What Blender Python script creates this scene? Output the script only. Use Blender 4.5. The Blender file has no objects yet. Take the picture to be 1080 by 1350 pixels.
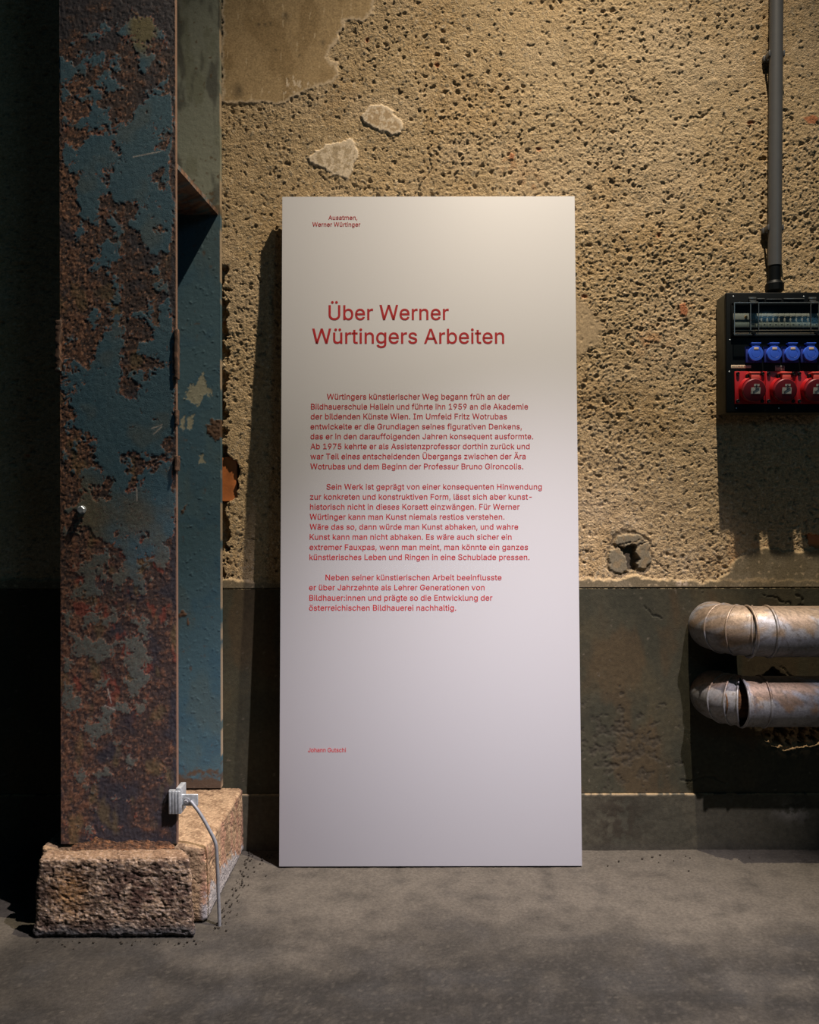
import bpy, bmesh, math, random
import numpy as np
from mathutils import Vector, Matrix, noise as mnoise

random.seed(7)
S = bpy.context.scene
COL = S.collection
PI = math.pi

# ------------------------------------------------------------------ camera
CAM = Vector((0.0, -2.57, 1.054))
FPX = 1080.0
ROLL = math.radians(0.12)
cd = bpy.data.cameras.new('camera')
cd.sensor_fit = 'HORIZONTAL'; cd.sensor_width = 36.0; cd.lens = 36.0 * FPX / 1080.0
cd.clip_start = 0.02
cam = bpy.data.objects.new('camera', cd); COL.objects.link(cam)
cam.matrix_world = Matrix.Translation(CAM) @ Matrix.Rotation(PI/2, 4, 'X') @ Matrix.Rotation(-ROLL, 4, 'Z')
S.camera = cam

# ------------------------------------------------------------------ world, lamps, exposure
W = bpy.data.worlds.new('hall_air'); S.world = W; W.use_nodes = True
wb = W.node_tree.nodes['Background']
wb.inputs['Color'].default_value = (0.26, 0.66, 1.0, 1); wb.inputs['Strength'].default_value = 0.022

def lamp(name, loc, power, color, radius, target=None, angle=120, blend=0.8):
    l = bpy.data.lights.new(name, 'SPOT' if target is not None else 'POINT')
    l.energy = power; l.color = color; l.shadow_soft_size = radius
    o = bpy.data.objects.new(name, l); COL.objects.link(o); o.location = loc
    if target is not None:
        l.spot_size = math.radians(angle); l.spot_blend = blend
        o.rotation_euler = (Vector(target) - Vector(loc)).to_track_quat('-Z', 'Y').to_euler()
    return o

lamp('wall_washer', (0.86, -0.86, 4.6), 1420.0, (1.0, 0.855, 0.67), 0.025, (0.15, -1.85, 0.0), 93, 1.0)
lamp('board_fill_spot', (1.76, -2.1, 4.2), 2250.0, (1.0, 0.90, 0.96), 0.03, (-0.04, -0.58, -0.40), 36, 1.0)  # unseen spot added to even out the brightness of the board
lamp('far_hall_lamp', (3.4, -4.3, 6.6), 8.0, (1.0, 0.74, 0.33), 0.05)
lamp('cool_fill', (2.6, -5.2, 3.0), 38.0, (0.30, 0.70, 1.0), 0.5)  # unseen blue fill lamp added to cool the shadows
VS = S.view_settings
S.display_settings.display_device = 'sRGB'
VS.view_transform = 'Standard'; VS.look = 'None'; VS.gamma = 1.0; VS.use_curve_mapping = False
VS.exposure = 0.0

# ------------------------------------------------------------------ pixel -> place
def ray(px, py):
    dx, dy = px - 540.0, 675.0 - py
    return Vector(((dx + ROLL*dy)/FPX, 1.0, (dy - ROLL*dx)/FPX))
def at(px, py, Y):
    r = ray(px, py); return CAM + r * (Y - CAM.y)
def wp(pts, Y=0.0):
    return [(at(x, y, Y).x, at(x, y, Y).z) for x, y in pts]

# ------------------------------------------------------------------ numpy noise
def _tab(seed):
    r = np.random.RandomState(seed)
    p = r.permutation(512); a = r.rand(512)*2*PI
    return p, np.cos(a), np.sin(a), r.rand(512), r.rand(512), r.rand(512)
def perlin(x, y, seed):
    p, gx, gy, *_ = _tab(seed)
    xi = np.floor(x).astype(int); yi = np.floor(y).astype(int)
    xf = x-xi; yf = y-yi
    u = xf**3*(xf*(xf*6-15)+10); v = yf**3*(yf*(yf*6-15)+10)
    def g(i, j):
        h = p[(p[(xi+i) & 511] + yi + j) & 511]
        return gx[h]*(xf-i) + gy[h]*(yf-j)
    a = g(0,0); b = g(1,0); c = g(0,1); d = g(1,1)
    return 1.5*((a+(b-a)*u)*(1-v) + (c+(d-c)*u)*v)
def fbm(x, y, freq, octv, seed, gain=0.5):
    t = np.zeros_like(x); amp = 1.0; n = 0
    for o in range(octv):
        t = t + amp*perlin(x*freq+17.3*o, y*freq-9.1*o, seed+o); n += amp*amp
        freq *= 2.03; amp *= gain
    return 3.05*t/math.sqrt(n)          # unit deviation
def worley(x, y, freq, seed):
    p, _, _, r1, r2, r3 = _tab(seed)
    x = x*freq; y = y*freq
    xi = np.floor(x).astype(int); yi = np.floor(y).astype(int)
    best = np.full(x.shape, 9.0); rv = np.zeros(x.shape)
    for i in (-1, 0, 1):
        for j in (-1, 0, 1):
            h = p[(p[(xi+i) & 511] + yi + j) & 511]
            d = np.hypot(xi+i+r1[h]-x, yi+j+r2[h]-y)
            m = d < best
            best = np.where(m, d, best); rv = np.where(m, r3[h], rv)
    return best, rv
def sst(a, b, x):
    t = np.clip((x-a)/(b-a), 0, 1); return t*t*(3-2*t)
def polymask(x, y, pts, soft=0.004):
    """signed-distance mask of a polygon: 1 inside, soft at the rim"""
    inside = np.zeros(x.shape, bool); dist = np.full(x.shape, 9.0)
    n = len(pts)
    for i in range(n):
        x1, y1 = pts[i]; x2, y2 = pts[(i+1) % n]
        if y1 != y2:
            c = ((y1 > y) != (y2 > y)) & (x < (x2-x1)*(y-y1)/(y2-y1)+x1)
            inside ^= c
        dx, dy = x2-x1, y2-y1; L = dx*dx+dy*dy+1e-12
        t = np.clip(((x-x1)*dx+(y-y1)*dy)/L, 0, 1)
        dist = np.minimum(dist, np.hypot(x-x1-t*dx, y-y1-t*dy))
    sd = np.where(inside, dist, -dist)
    return sst(-soft, soft, sd), sd
def mix(c, col, m):
    return c*(1-m[..., None]) + np.asarray(col)[None]*m[..., None]
def lin(r, g, b):
    f = lambda v: ((v/255+0.055)/1.055)**2.4 if v > 10 else v/255/12.92
    return (f(r), f(g), f(b))

# ------------------------------------------------------------------ objects
def tag(o, label=None, cat=None, group=None, kind=None):
    if label: o['label'] = label
    if cat: o['category'] = cat
    if group: o['group'] = group
    if kind: o['kind'] = kind
    return o
def empty(name, loc):
    o = bpy.data.objects.new(name, None); COL.objects.link(o); o.location = loc
    o.empty_display_size = 0.05
    return o
def put(name, me, mats, parent=None, smooth=True, angle=35):
    o = bpy.data.objects.new(name, me); COL.objects.link(o)
    for m in (mats if isinstance(mats, (list, tuple)) else [mats]): me.materials.append(m)
    if smooth:
        me.polygons.foreach_set('use_smooth', [True]*len(me.polygons))
        me.set_sharp_from_angle(angle=math.radians(angle))
    if parent is not None:
        o.parent = parent
        pl = Vector((0, 0, 0)); q = parent
        while q is not None:
            pl = pl + q.location; q = q.parent
        o.location = -pl           # geometry is authored in world space
    return o
def obj(name, bm, mats, parent=None, smooth=True, angle=35):
    """a bmesh authored in world space becomes ONE object, its origin at its own foot"""
    bmesh.ops.recalc_face_normals(bm, faces=bm.faces)
    me = bpy.data.meshes.new(name); bm.to_mesh(me); bm.free()
    return put(name, me, mats, parent, smooth, angle)

def box(bm, lo, hi, bev=0.0, seg=2, mi=0, M=None):
    lo = Vector(lo); hi = Vector(hi)
    r = bmesh.ops.create_cube(bm, size=1.0)
    vs = r['verts']
    for v in vs:
        v.co = Vector([(lo[i]+hi[i])/2 + v.co[i]*(hi[i]-lo[i]) for i in range(3)])
    fs = set(f for v in vs for f in v.link_faces)
    for f in fs: f.material_index = mi
    if bev > 0:
        es = list(set(e for v in vs for e in v.link_edges))
        q = bmesh.ops.bevel(bm, geom=es, offset=bev, segments=seg, affect='EDGES', profile=0.5)
        vs = list(set(q['verts']) | set(v for f in q['faces'] for v in f.verts))
    if M is not None:
        seen = set()
        for v in vs:
            if v.is_valid and v not in seen: v.co = M @ v.co; seen.add(v)
    return vs
def lathe(bm, c, axis, prof, seg=32, up=None, cap=True, mi=0, rot=0.0):
    """prof: [(radius, distance along axis)]"""
    a = Vector(axis).normalized()
    t = Vector((0, 0, 1)) if abs(a.z) < 0.9 else Vector((1, 0, 0))
    u = a.cross(t).normalized(); w = a.cross(u)
    c = Vector(c); rings = []
    for r, h in prof:
        rings.append([bm.verts.new(c + a*h + (u*math.cos(2*PI*k/seg+rot) + w*math.sin(2*PI*k/seg+rot))*r) for k in range(seg)])
    for A, B in zip(rings, rings[1:]):
        for k in range(seg):
            f = bm.faces.new((A[k], A[(k+1) % seg], B[(k+1) % seg], B[k])); f.material_index = mi
    if cap:
        f = bm.faces.new(rings[0][::-1]); f.material_index = mi
        f = bm.faces.new(rings[-1]); f.material_index = mi
def tube(bm, pts, r, seg=12, cap=True):
    pts = [Vector(p) for p in pts]; rings = []; u = None
    for i, p in enumerate(pts):
        d = (pts[min(i+1, len(pts)-1)] - pts[max(i-1, 0)]).normalized()
        if u is None:
            t = Vector((0, 1, 0)) if abs(d.y) < 0.9 else Vector((1, 0, 0))
            u = d.cross(t).normalized()
        u = (u - d*u.dot(d)).normalized(); w = d.cross(u)
        rr = r(i) if callable(r) else r
        rings.append([bm.verts.new(p + (u*math.cos(2*PI*k/seg)+w*math.sin(2*PI*k/seg))*rr) for k in range(seg)])
    for A, B in zip(rings, rings[1:]):
        for k in range(seg): bm.faces.new((A[k], A[(k+1) % seg], B[(k+1) % seg], B[k]))
    if cap: bm.faces.new(rings[0][::-1]); bm.faces.new(rings[-1])
def slab(bm, pts2, y0, y1, mi=0):
    """prism from an outline in (x, z), from depth y0 to y1"""
    a = [bm.verts.new((x, y0, z)) for x, z in pts2]; b = [bm.verts.new((x, y1, z)) for x, z in pts2]
    fs = [bm.faces.new(a), bm.faces.new(b[::-1])]
    n = len(pts2)
    for k in range(n): fs.append(bm.faces.new((a[k], b[k], b[(k+1) % n], a[(k+1) % n])))
    for f in fs: f.material_index = mi

def grid_solid(name, us, vs, place, hfun, depth, mats, parent=None, smooth=True, angle=180):
    """relief surface on a (u, v) grid with a solid body behind it.
    place(u, v, h) -> x, y, z arrays; hfun(u, v) -> height, colour"""
    U, V = np.meshgrid(us, vs)                       # rows = v
    h, c = hfun(U, V)
    x, y, z = place(U, V, h)
    nv, nu = U.shape
    P = np.stack([x, y, z], -1).reshape(-1, 3)
    xb, yb, zb = place(U, V, np.full_like(h, -depth))
    B = np.stack([xb, yb, zb], -1).reshape(-1, 3)
    idx = np.arange(nv*nu).reshape(nv, nu)
    q = np.stack([idx[:-1, :-1], idx[:-1, 1:], idx[1:, 1:], idx[1:, :-1]], -1).reshape(-1, 4)
    loop = np.concatenate([idx[0, :-1], idx[:-1, -1], idx[-1, :0:-1], idx[:0:-1, 0]])
    n = len(P); m = len(loop)
    Pall = np.concatenate([P, B[loop]])
    k = np.arange(m); k2 = (k+1) % m
    sk = np.stack([loop[k], n+k, n+k2, loop[k2]], -1)
    quads = np.concatenate([q, sk])
    me = bpy.data.meshes.new(name)
    me.vertices.add(len(Pall)); me.vertices.foreach_set('co', Pall.astype(np.float32).ravel())
    nq = len(quads); nl = nq*4 + m
    me.loops.add(nl); me.polygons.add(nq+1)
    me.loops.foreach_set('vertex_index', np.concatenate([quads.ravel(), n+k[::-1]]).astype(np.int32))
    me.polygons.foreach_set('loop_start', np.concatenate([np.arange(nq)*4, [nq*4]]).astype(np.int32))
    me.update(calc_edges=True)
    at_ = me.attributes.new('tint', 'FLOAT_COLOR', 'POINT')
    k4 = c.shape[-1]; cc = np.ones((len(Pall), 4), np.float32); cc[:n, :k4] = c.reshape(-1, k4); cc[n:, :k4] = c.reshape(-1, k4)[loop]
    at_.data.foreach_set('color', cc.ravel())
    me.validate()
    return put(name, me, mats, parent, smooth, angle)

# ------------------------------------------------------------------ materials
def new_mat(name):
    m = bpy.data.materials.new(name); m.use_nodes = True
    nt = m.node_tree
    return m, nt, nt.nodes['Principled BSDF']
def plain(name, col, rough=0.5, metal=0.0, var=0.0, scale=40.0, bump=0.0, bscale=200.0, spec=0.5, coat=0.0):
    m, nt, p = new_mat(name)
    p.inputs['Roughness'].default_value = rough; p.inputs['Metallic'].default_value = metal
    p.inputs['Specular IOR Level'].default_value = spec
    if coat: p.inputs['Coat Weight'].default_value = coat
    tc = nt.nodes.new('ShaderNodeTexCoord')
    n = nt.nodes.new('ShaderNodeTexNoise'); n.inputs['Scale'].default_value = scale; n.inputs['Detail'].default_value = 5
    nt.links.new(tc.outputs['Object'], n.inputs['Vector'])
    r = nt.nodes.new('ShaderNodeValToRGB')
    r.color_ramp.elements[0].position = 0.3; r.color_ramp.elements[1].position = 0.7
    r.color_ramp.elements[0].color = tuple(c*(1-var) for c in col)+(1,)
    r.color_ramp.elements[1].color = tuple(min(1, c*(1+var)) for c in col)+(1,)
    nt.links.new(n.outputs['Fac'], r.inputs['Fac']); nt.links.new(r.outputs['Color'], p.inputs['Base Color'])
    if bump:
        n2 = nt.nodes.new('ShaderNodeTexNoise'); n2.inputs['Scale'].default_value = bscale; n2.inputs['Detail'].default_value = 4
        nt.links.new(tc.outputs['Object'], n2.inputs['Vector'])
        b = nt.nodes.new('ShaderNodeBump'); b.inputs['Strength'].default_value = 1.0; b.inputs['Distance'].default_value = bump
        nt.links.new(n2.outputs['Fac'], b.inputs['Height']); nt.links.new(b.outputs['Normal'], p.inputs['Normal'])
    return m
def tinted(name, rough=0.85, var=0.18, scale=120.0, bump=0.001, bscale=400.0, spec=0.3, metal=0.0, gain=1.0):
    """surface colour from the 'tint' attribute, broken up by fine noise, with a fine bump"""
    m, nt, p = new_mat(name)
    p.inputs['Roughness'].default_value = rough; p.inputs['Specular IOR Level'].default_value = spec
    p.inputs['Metallic'].default_value = metal
    a = nt.nodes.new('ShaderNodeAttribute'); a.attribute_name = 'tint'
    tc = nt.nodes.new('ShaderNodeTexCoord')
    n = nt.nodes.new('ShaderNodeTexNoise'); n.inputs['Scale'].default_value = scale; n.inputs['Detail'].default_value = 6; n.inputs['Roughness'].default_value = 0.65
    nt.links.new(tc.outputs['Object'], n.inputs['Vector'])
    r = nt.nodes.new('ShaderNodeMapRange')
    r.inputs['From Min'].default_value = 0.25; r.inputs['From Max'].default_value = 0.75
    r.inputs['To Min'].default_value = gain*(1-var); r.inputs['To Max'].default_value = gain*(1+var)
    nt.links.new(n.outputs['Fac'], r.inputs['Value'])
    v = nt.nodes.new('ShaderNodeVectorMath'); v.operation = 'SCALE'
    nt.links.new(a.outputs['Color'], v.inputs[0]); nt.links.new(r.outputs['Result'], v.inputs['Scale'])
    nt.links.new(v.outputs['Vector'], p.inputs['Base Color'])
    n2 = nt.nodes.new('ShaderNodeTexNoise'); n2.inputs['Scale'].default_value = bscale; n2.inputs['Detail'].default_value = 5; n2.inputs['Roughness'].default_value = 0.6
    nt.links.new(tc.outputs['Object'], n2.inputs['Vector'])
    b = nt.nodes.new('ShaderNodeBump'); b.inputs['Strength'].default_value = 1.0; b.inputs['Distance'].default_value = bump
    nt.links.new(a.outputs['Alpha'], b.inputs['Strength'])          # alpha of the tint: how gritty the surface is
    nt.links.new(n2.outputs['Fac'], b.inputs['Height']); nt.links.new(b.outputs['Normal'], p.inputs['Normal'])
    return m

M_WALL = tinted('rough_plaster', 0.95, 0.42, 210, 0.0045, 210, 0.12)
M_DADO = tinted('painted_plaster', 0.8, 0.3, 90, 0.0006, 260, 0.25, 0.0, 0.80)
M_FLOOR = tinted('worn_concrete_floor', 0.85, 0.36, 120, 0.0018, 230, 0.2)
M_STEEL = tinted('rusted_painted_steel', 0.62, 0.28, 220, 0.0009, 480, 0.45, 0.0, 0.82)
M_PAINT = tinted('painted_steel', 0.55, 0.15, 150, 0.0005, 220, 0.45)
M_STONE = tinted('rough_stone', 0.9, 0.5, 170, 0.003, 190, 0.2, 0.0, 0.80)
M_PIPE = tinted('galvanised_sheet', 0.5, 0.32, 150, 0.0006, 350, 0.5, 0.4)
M_BOARD = plain('white_board', (0.475, 0.475, 0.495), 0.55, 0, 0.012, 900, 0.00006, 1500, 0.3)
M_RED = plain('red_lettering', (0.38, 0.006, 0.010), 0.6, 0, 0.04, 60)
M_GALV = plain('zinc_plated_steel', (0.42, 0.45, 0.47), 0.45, 0.6, 0.25, 120, 0.0002, 300)
M_ROD = plain('grey_rod', (0.32, 0.33, 0.35), 0.4, 0.7, 0.2, 90)
M_BLACK = plain('black_plastic', (0.0022, 0.0035, 0.0045), 0.5, 0, 0.15, 60, 0.0001, 300, 0.12)
M_BLACK2 = plain('dark_box_side', (0.055, 0.050, 0.032), 0.6, 0, 0.15, 60, 0.0001, 300, 0.3)
M_GREYPVC = plain('grey_conduit', (0.070, 0.072, 0.075), 0.4, 0, 0.05, 40, 0, 200, 0.5)
M_BLUE = plain('blue_plastic', (0.030, 0.10, 0.62), 0.42, 0, 0.06, 60)
M_BLUED = plain('deep_blue_plastic', (0.010, 0.022, 0.20), 0.5, 0, 0.06, 60)
M_REDP = plain('red_plastic', (0.33, 0.006, 0.010), 0.4, 0, 0.06, 60)
M_REDD = plain('dark_red_lid', (0.15, 0.004, 0.010), 0.45, 0, 0.06, 60)
M_PINK = plain('faded_red_latch', (0.66, 0.09, 0.07), 0.45, 0, 0.06, 60)
M_LABEL = plain('pale_label', (0.55, 0.55, 0.50), 0.6, 0, 0.08, 300)
M_TAN = plain('tan_label', (0.62, 0.48, 0.34), 0.6, 0, 0.08, 300)
M_INK = plain('label_ink', (0.03, 0.03, 0.035), 0.6, 0, 0.1, 300)
M_BREAK = plain('breaker_grey', (0.30, 0.30, 0.26), 0.5, 0, 0.1, 200)
M_COVGREY = plain('device_cover_grey', (0.22, 0.23, 0.21), 0.5, 0, 0.1, 200)
M_TOGGLE = plain('breaker_toggle', (0.05, 0.06, 0.065), 0.4, 0, 0.1, 200)
M_YELLOW = plain('yellow_button', (0.65, 0.30, 0.02), 0.4, 0, 0.05, 200)
M_COPPER = plain('busbar', (0.50, 0.36, 0.28), 0.35, 0.4, 0.1, 200)
M_WOOD = plain('orange_wood', (0.42, 0.13, 0.030), 0.6, 0, 0.3, 25, 0.0006, 60)
M_CLEARBAR = plain('cover_edge', (0.075, 0.08, 0.08), 0.25, 0, 0.1, 200, 0, 200, 0.7)
def clear_mat():
    m, nt, p = new_mat('clear_cover')
    nt.nodes.remove(p)
    out = nt.nodes['Material Output']
    t = nt.nodes.new('ShaderNodeBsdfTransparent'); t.inputs['Color'].default_value = (0.80, 0.84, 0.84, 1)
    g = nt.nodes.new('ShaderNodeBsdfGlossy'); g.inputs['Roughness'].default_value = 0.12
    x = nt.nodes.new('ShaderNodeMixShader')
    x.inputs['Fac'].default_value = 0.02; nt.links.new(t.outputs['BSDF'], x.inputs[1]); nt.links.new(g.outputs['BSDF'], x.inputs[2])
    nt.links.new(x.outputs['Shader'], out.inputs['Surface'])
    return m
M_CLEAR = clear_mat()

def span(*segs):
    """concatenated ranges: (start, stop, step), ..., no duplicates"""
    out = [segs[0][0]]
    for a, b, s in segs:
        n = max(1, int(round((b-a)/s))); out += list(a + (b-a)*(np.arange(n)+1)/n)
    return np.array(out)

# ------------------------------------------------------------------ the wall
Z_DADO = at(900, 774.5, -0.006).z
Z_BASE = at(860, 1046, -0.010).z
P_TOPLEFT = wp([(292,-80),(500,-80),(496,0),(492,20),(480,27),(455,28),(450,45),(440,62),(431,75),(446,85),(447,100),(436,112),(415,115),(395,125),(375,137),(350,137),(330,136),(292,137)])
P_SPOT = wp([(478,150),(485,141),(500,138),(518,146),(531,165),(528,176),(515,178),(492,170),(480,160)])
P_SPOT2 = wp([(407,210),(417,198),(440,187),(465,183),(471,200),(472,207),(464,225),(459,237),(440,231),(425,221),(410,215)])
P_SMEAR = wp([(735,385),(772,400),(795,432),(788,455),(760,470),(735,480)])
P_LOW = wp([(920,800),(925,776),(945,768),(962,750),(966,738),(985,728),(1010,722),(1040,727),(1080,724),(1180,728),(1290,742),(1400,760),(1400,800)])
P_STRIP = wp([(-600,800),(-600,764),(300,764),(330,766),(770,763),(800,764),(835,760),(880,764),(930,766),(960,764),(1600,764),(1600,800)])
P_LOBE1 = wp([(803,745),(805,726),(822,722),(832,730),(833,752),(818,756),(806,753)])
P_LOBE2 = wp([(808,716),(820,702),(845,706),(851,713),(838,722),(815,722)])
P_LOBE3 = wp([(840,722),(853,714),(857,728),(857,742),(850,750),(838,748)])
P_CRUMB = wp([(800,722),(812,702),(826,697),(853,708),(860,728),(858,750),(842,758),(812,757),(800,748)])
P_CAV = wp([(816,722),(838,720),(842,735),(838,752),(829,752),(826,736)])
P_PLUG = wp([(280,604),(300,601),(312,608),(314,630),(312,654),(300,661),(280,662)])
P_PLUG2 = wp([(1064,706),(1100,703),(1102,728),(1078,724),(1066,716)])
P_GAP = wp([(282,352),(296,350),(299,420),(296,520),(295,600),(297,680),(302,700),(298,745),(296,764),(280,764)])
def wall_relief(X, Z):
    wx = 0.0016*fbm(X, Z, 60, 2, 3); wz = 0.0016*fbm(X, Z, 60, 2, 9)
    x, z = X+wx, Z+wz
    big = fbm(X, Z, 5, 3, 21)
    med = fbm(X, Z, 26, 3, 31)
    fine = fbm(X, Z, 100, 2, 41, 0.7); mid = fbm(X*0.9, Z*1.15, 62, 3, 45, 0.65)
    d1, r1 = worley(x, z, 52, 51); d3, r3 = worley(x, z, 78, 71); d4, r4 = worley(x, z, 26, 81)
    n1 = fbm(x, z, 50, 3, 55, 0.6); n2 = fbm(x*0.95, z*1.1, 118, 2, 65, 0.6)
    reg = np.clip(0.85 + 0.20*fbm(X, Z, 2.6, 2, 91) + 0.25*np.exp(-((X-0.9)**2+(Z-1.75)**2)/0.25), 0.35, 1.35)
    hole = sst(1.62, 2.2, n1)                       # ragged hollows where sand fell out
    grain = sst(1.15, 1.95, n2)
    pit4 = (r4 > 0.66)*(1-sst(0.04, 0.22, d4+0.016*n2))
    peb = (r3 > 0.45)*(1-sst(0.10, 0.46, d3))
    h = 0.0009*big + 0.00035*med + reg*(0.00036*fine + 0.00022*mid) + reg*(0.0014*peb - 0.0052*hole - 0.0022*grain - 0.0060*pit4)
    # colour of the render, its sand and its pebbles
    c = np.ones(X.shape+(3,))*np.array((0.42, 0.305, 0.172))
    c = mix(c, (0.47, 0.355, 0.225), 0.6*sst(0.0, 1.6, fbm(X, Z, 3.1, 3, 101)))
    c = mix(c, (0.36, 0.235, 0.108), 0.45*sst(0.2, 1.8, fbm(X, Z, 4.0, 3, 111)))
    c = mix(c, (0.22, 0.185, 0.13), 0.85*(r3 > 0.83)*(1-sst(0.2, 0.42, d3)))
    c = mix(c, (0.52, 0.42, 0.29), 0.7*((r3 > 0.45) & (r3 < 0.55))*(1-sst(0.2, 0.42, d3)))
    c = mix(c, (0.13, 0.105, 0.07), 0.55*hole)  # hollows also darkened: their shade is put into the colour
    c = mix(c, (0.24, 0.18, 0.105), 0.5*sst(0.3, 1.8, -0.6*mid-0.8*fine))
    c = mix(c, (0.56, 0.44, 0.28), 0.5*sst(0.7, 1.9, 0.6*mid+0.8*fine))
    c = mix(c, (0.40, 0.13, 0.05), 0.7*(r4 > 0.993)*(1-sst(0.10, 0.28, d4)))
    for px, py, rad in ((672, 212, 0.035), (905, 410, 0.030), (860, 450, 0.05), (700, 240, 0.03), (985, 735, 0.07)):
        q = at(px, py, 0); c = mix(c, (0.40, 0.19, 0.075), 0.55*np.exp(-((X-q.x)**2+(Z-q.z)**2)/rad**2)*sst(-0.6, 0.8, med))
    for pts in ([(1058,155),(1072,152),(1080,156),(1075,163),(1066,164)], [(896,402),(903,399),(907,408),(905,418),(897,414)], [(673,202),(678,203),(677,210),(672,209)]):
        m, sd = polymask(X+0.4*wx, Z+0.4*wz, wp(pts), 0.002); c = mix(c, (0.40, 0.15, 0.07), 0.9*m); h = h*(1-m) + 0.002*m
    # cool grey film around the upper middle, and greenish grime low down
    q = at(830, 120, 0); c = mix(c, (0.44, 0.35, 0.23), 0.5*np.exp(-((X-q.x)**2/0.10+(Z-q.z)**2/0.05)))
    grit = np.ones(X.shape)
    wx = 0.0028*fbm(X, Z, 30, 4, 121, 0.6); wz = 0.0028*fbm(X, Z, 30, 4, 131, 0.6)
    x, z = X+wx, Z+wz
    def patch(h, c, poly, lift, col, keep=0.12, soft=0.003):
        m, sd = polymask(x, z, poly, soft)
        h = h*(1-m) + (h*keep + lift)*m
        grit[...] = grit*(1-0.88*m)
        return h, mix(c, col, m), m, sd
    scr = fbm(X*1.0, Z*0.35, 90, 4, 141, 0.65)
    # remains of the smooth skim coat at the top, pale where it breaks
    h, c, m, sd = patch(h, c, P_TOPLEFT, 0.0022, (0.36, 0.255, 0.135), 0.06)
    c = mix(c, (0.27, 0.185, 0.092), m*0.8*sst(0.0, 1.2, fbm(X, Z*0.5, 9, 4, 151)))
    c = mix(c, (0.55, 0.43, 0.29), m*(1-sst(0.004, 0.014, sd))*0.85)
    q = at(385, 112, 0)
    c = mix(c, (0.60, 0.48, 0.34), m*sst(0.3, 0.6, 0.6*scr+1.7*np.exp(-((X-q.x)**2/0.0030+(Z-q.z)**2/0.0022))-1.5))
    c = mix(c, (0.55, 0.42, 0.26), m*0.7*sst(1.9, 2.4, fbm(X, Z*0.25, 70, 3, 161)))
    for px, py, s in ((376, 23, 0.012), (349, 35, 0.006), (342, 36, 0.006), (356, 33, 0.006), (395, 75, 0.004), (425, 57, 0.010), (365, 66, 0.005), (314, 120, 0.02)):
        q = at(px, py, 0); c = mix(c, (0.10, 0.075, 0.045), m*0.8*np.exp(-((x-q.x)**2*1.6+(z-q.z)**2)/s**2))
    for poly, cc in ((P_SPOT, 0.15), (P_SPOT2, 0.15)):
        h, c, m, sd = patch(h, c, poly, 0.0040, (0.60, 0.49, 0.355), cc, 0.0025)
        inner = (0.40, 0.29, 0.175) if poly is P_SPOT else (0.40, 0.31, 0.20)
        c = mix(c, inner, m*sst(0.006, 0.012, sd)*sst(-0.25, 0.1, fbm(X, Z, 55, 4, 171, 0.6)+(0.35 if poly is P_SPOT else -0.1)))
    h, c, m, sd = patch(h, c, P_SMEAR, 0.0012, (0.40, 0.30, 0.185), 0.15, 0.012)
    # grey-green paint left above the dado line
    for poly in (P_LOW, P_STRIP):
        h, c, m, sd = patch(h, c, poly, 0.0055, (0.155, 0.125, 0.078), 0.06, 0.004)
        c = mix(c, (0.20, 0.165, 0.11), m*0.6*sst(0, 1.2, fbm(X, Z, 14, 4, 181)))
        c = mix(c, (0.34, 0.25, 0.14), m*(1-sst(0.002, 0.008, sd))*0.8)
        c = mix(c, (0.42, 0.32, 0.2), m*sst(1.5, 1.9, fbm(X, Z, 60, 3, 191))*0.7)
    q = at(899, 769, 0); m = np.exp(-(((X-q.x)/0.018)**4+((Z-q.z)/0.009)**4)); c = mix(c, (0.45, 0.36, 0.27), m*sst(-0.6, 0.2, fine))
    # broken patch with a hollow, right of the board
    m, sd = polymask(x, z, P_CRUMB, 0.004); h = h*(1-m) + (h*0.6-0.004)*m; c = mix(c, (0.22, 0.165, 0.095), m*0.7)
    for poly in (P_LOBE1, P_LOBE2, P_LOBE3):
        h, c, m, sd = patch(h, c, poly, 0.004, (0.185, 0.155, 0.105), 0.15, 0.0025)
        c = mix(c, (0.26, 0.185, 0.10), m*0.6*sst(-0.3, 1, fbm(X, Z, 40, 3, 201)))
    m, sd = polymask(x, z, P_CAV, 0.003); h = h - 0.020*m; c = mix(c, (0.10, 0.08, 0.055), m*0.8)
    # sockets of the two wooden plugs, gap beside the column
    for poly in (P_PLUG, P_PLUG2):
        m, sd = polymask(x, z, poly, 0.003); h = h*(1-m) - 0.045*m; c = mix(c, (0.16, 0.11, 0.06), m)
    m, sd = polymask(X+3.0*wx, Z+2*wz, P_GAP, 0.003); h = h*(1-m) - 0.03*m
    # a few long cracks
    for pts in ([(545,262),(556,240),(570,222),(566,205)], [(700,262),(722,245)], [(808,106),(825,112),(832,130),(845,136)], [(905,158),(930,152),(940,145)], [(795,715),(815,721),(848,712)],
                [(860,735),(880,755)], [(430,238),(418,228)], [(835,25),(845,45),(849,66)]):
        for a, b in zip(pts, pts[1:]):
            (x1, z1), (x2, z2) = wp([a, b]); dx, dz = x2-x1, z2-z1
            t = np.clip(((x-x1)*dx+(z-z1)*dz)/(dx*dx+dz*dz), 0, 1)
            d = np.hypot(x-x1-t*dx, z-z1-t*dz); h = h - 0.005*(1-sst(0.0008, 0.0030, d + 0.0008*np.abs(mid)))
    return h, np.concatenate([c, grit[..., None]], -1)

wall_place = lambda U, V, h: (U, -h, V)
xs = span((-2.6, -1.35, 0.03), (-1.35, -0.72, 0.006), (-0.72, 1.40, 0.0025), (1.40, 2.0, 0.010), (2.0, 3.4, 0.03))
zs = span((Z_DADO, 2.72, 0.0025), (2.72, 3.0, 0.01), (3.0, 5.2, 0.05))
o = grid_solid('wall_back', xs, zs, wall_place, wall_relief, 0.25, M_WALL); tag(o, kind='structure')

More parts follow.
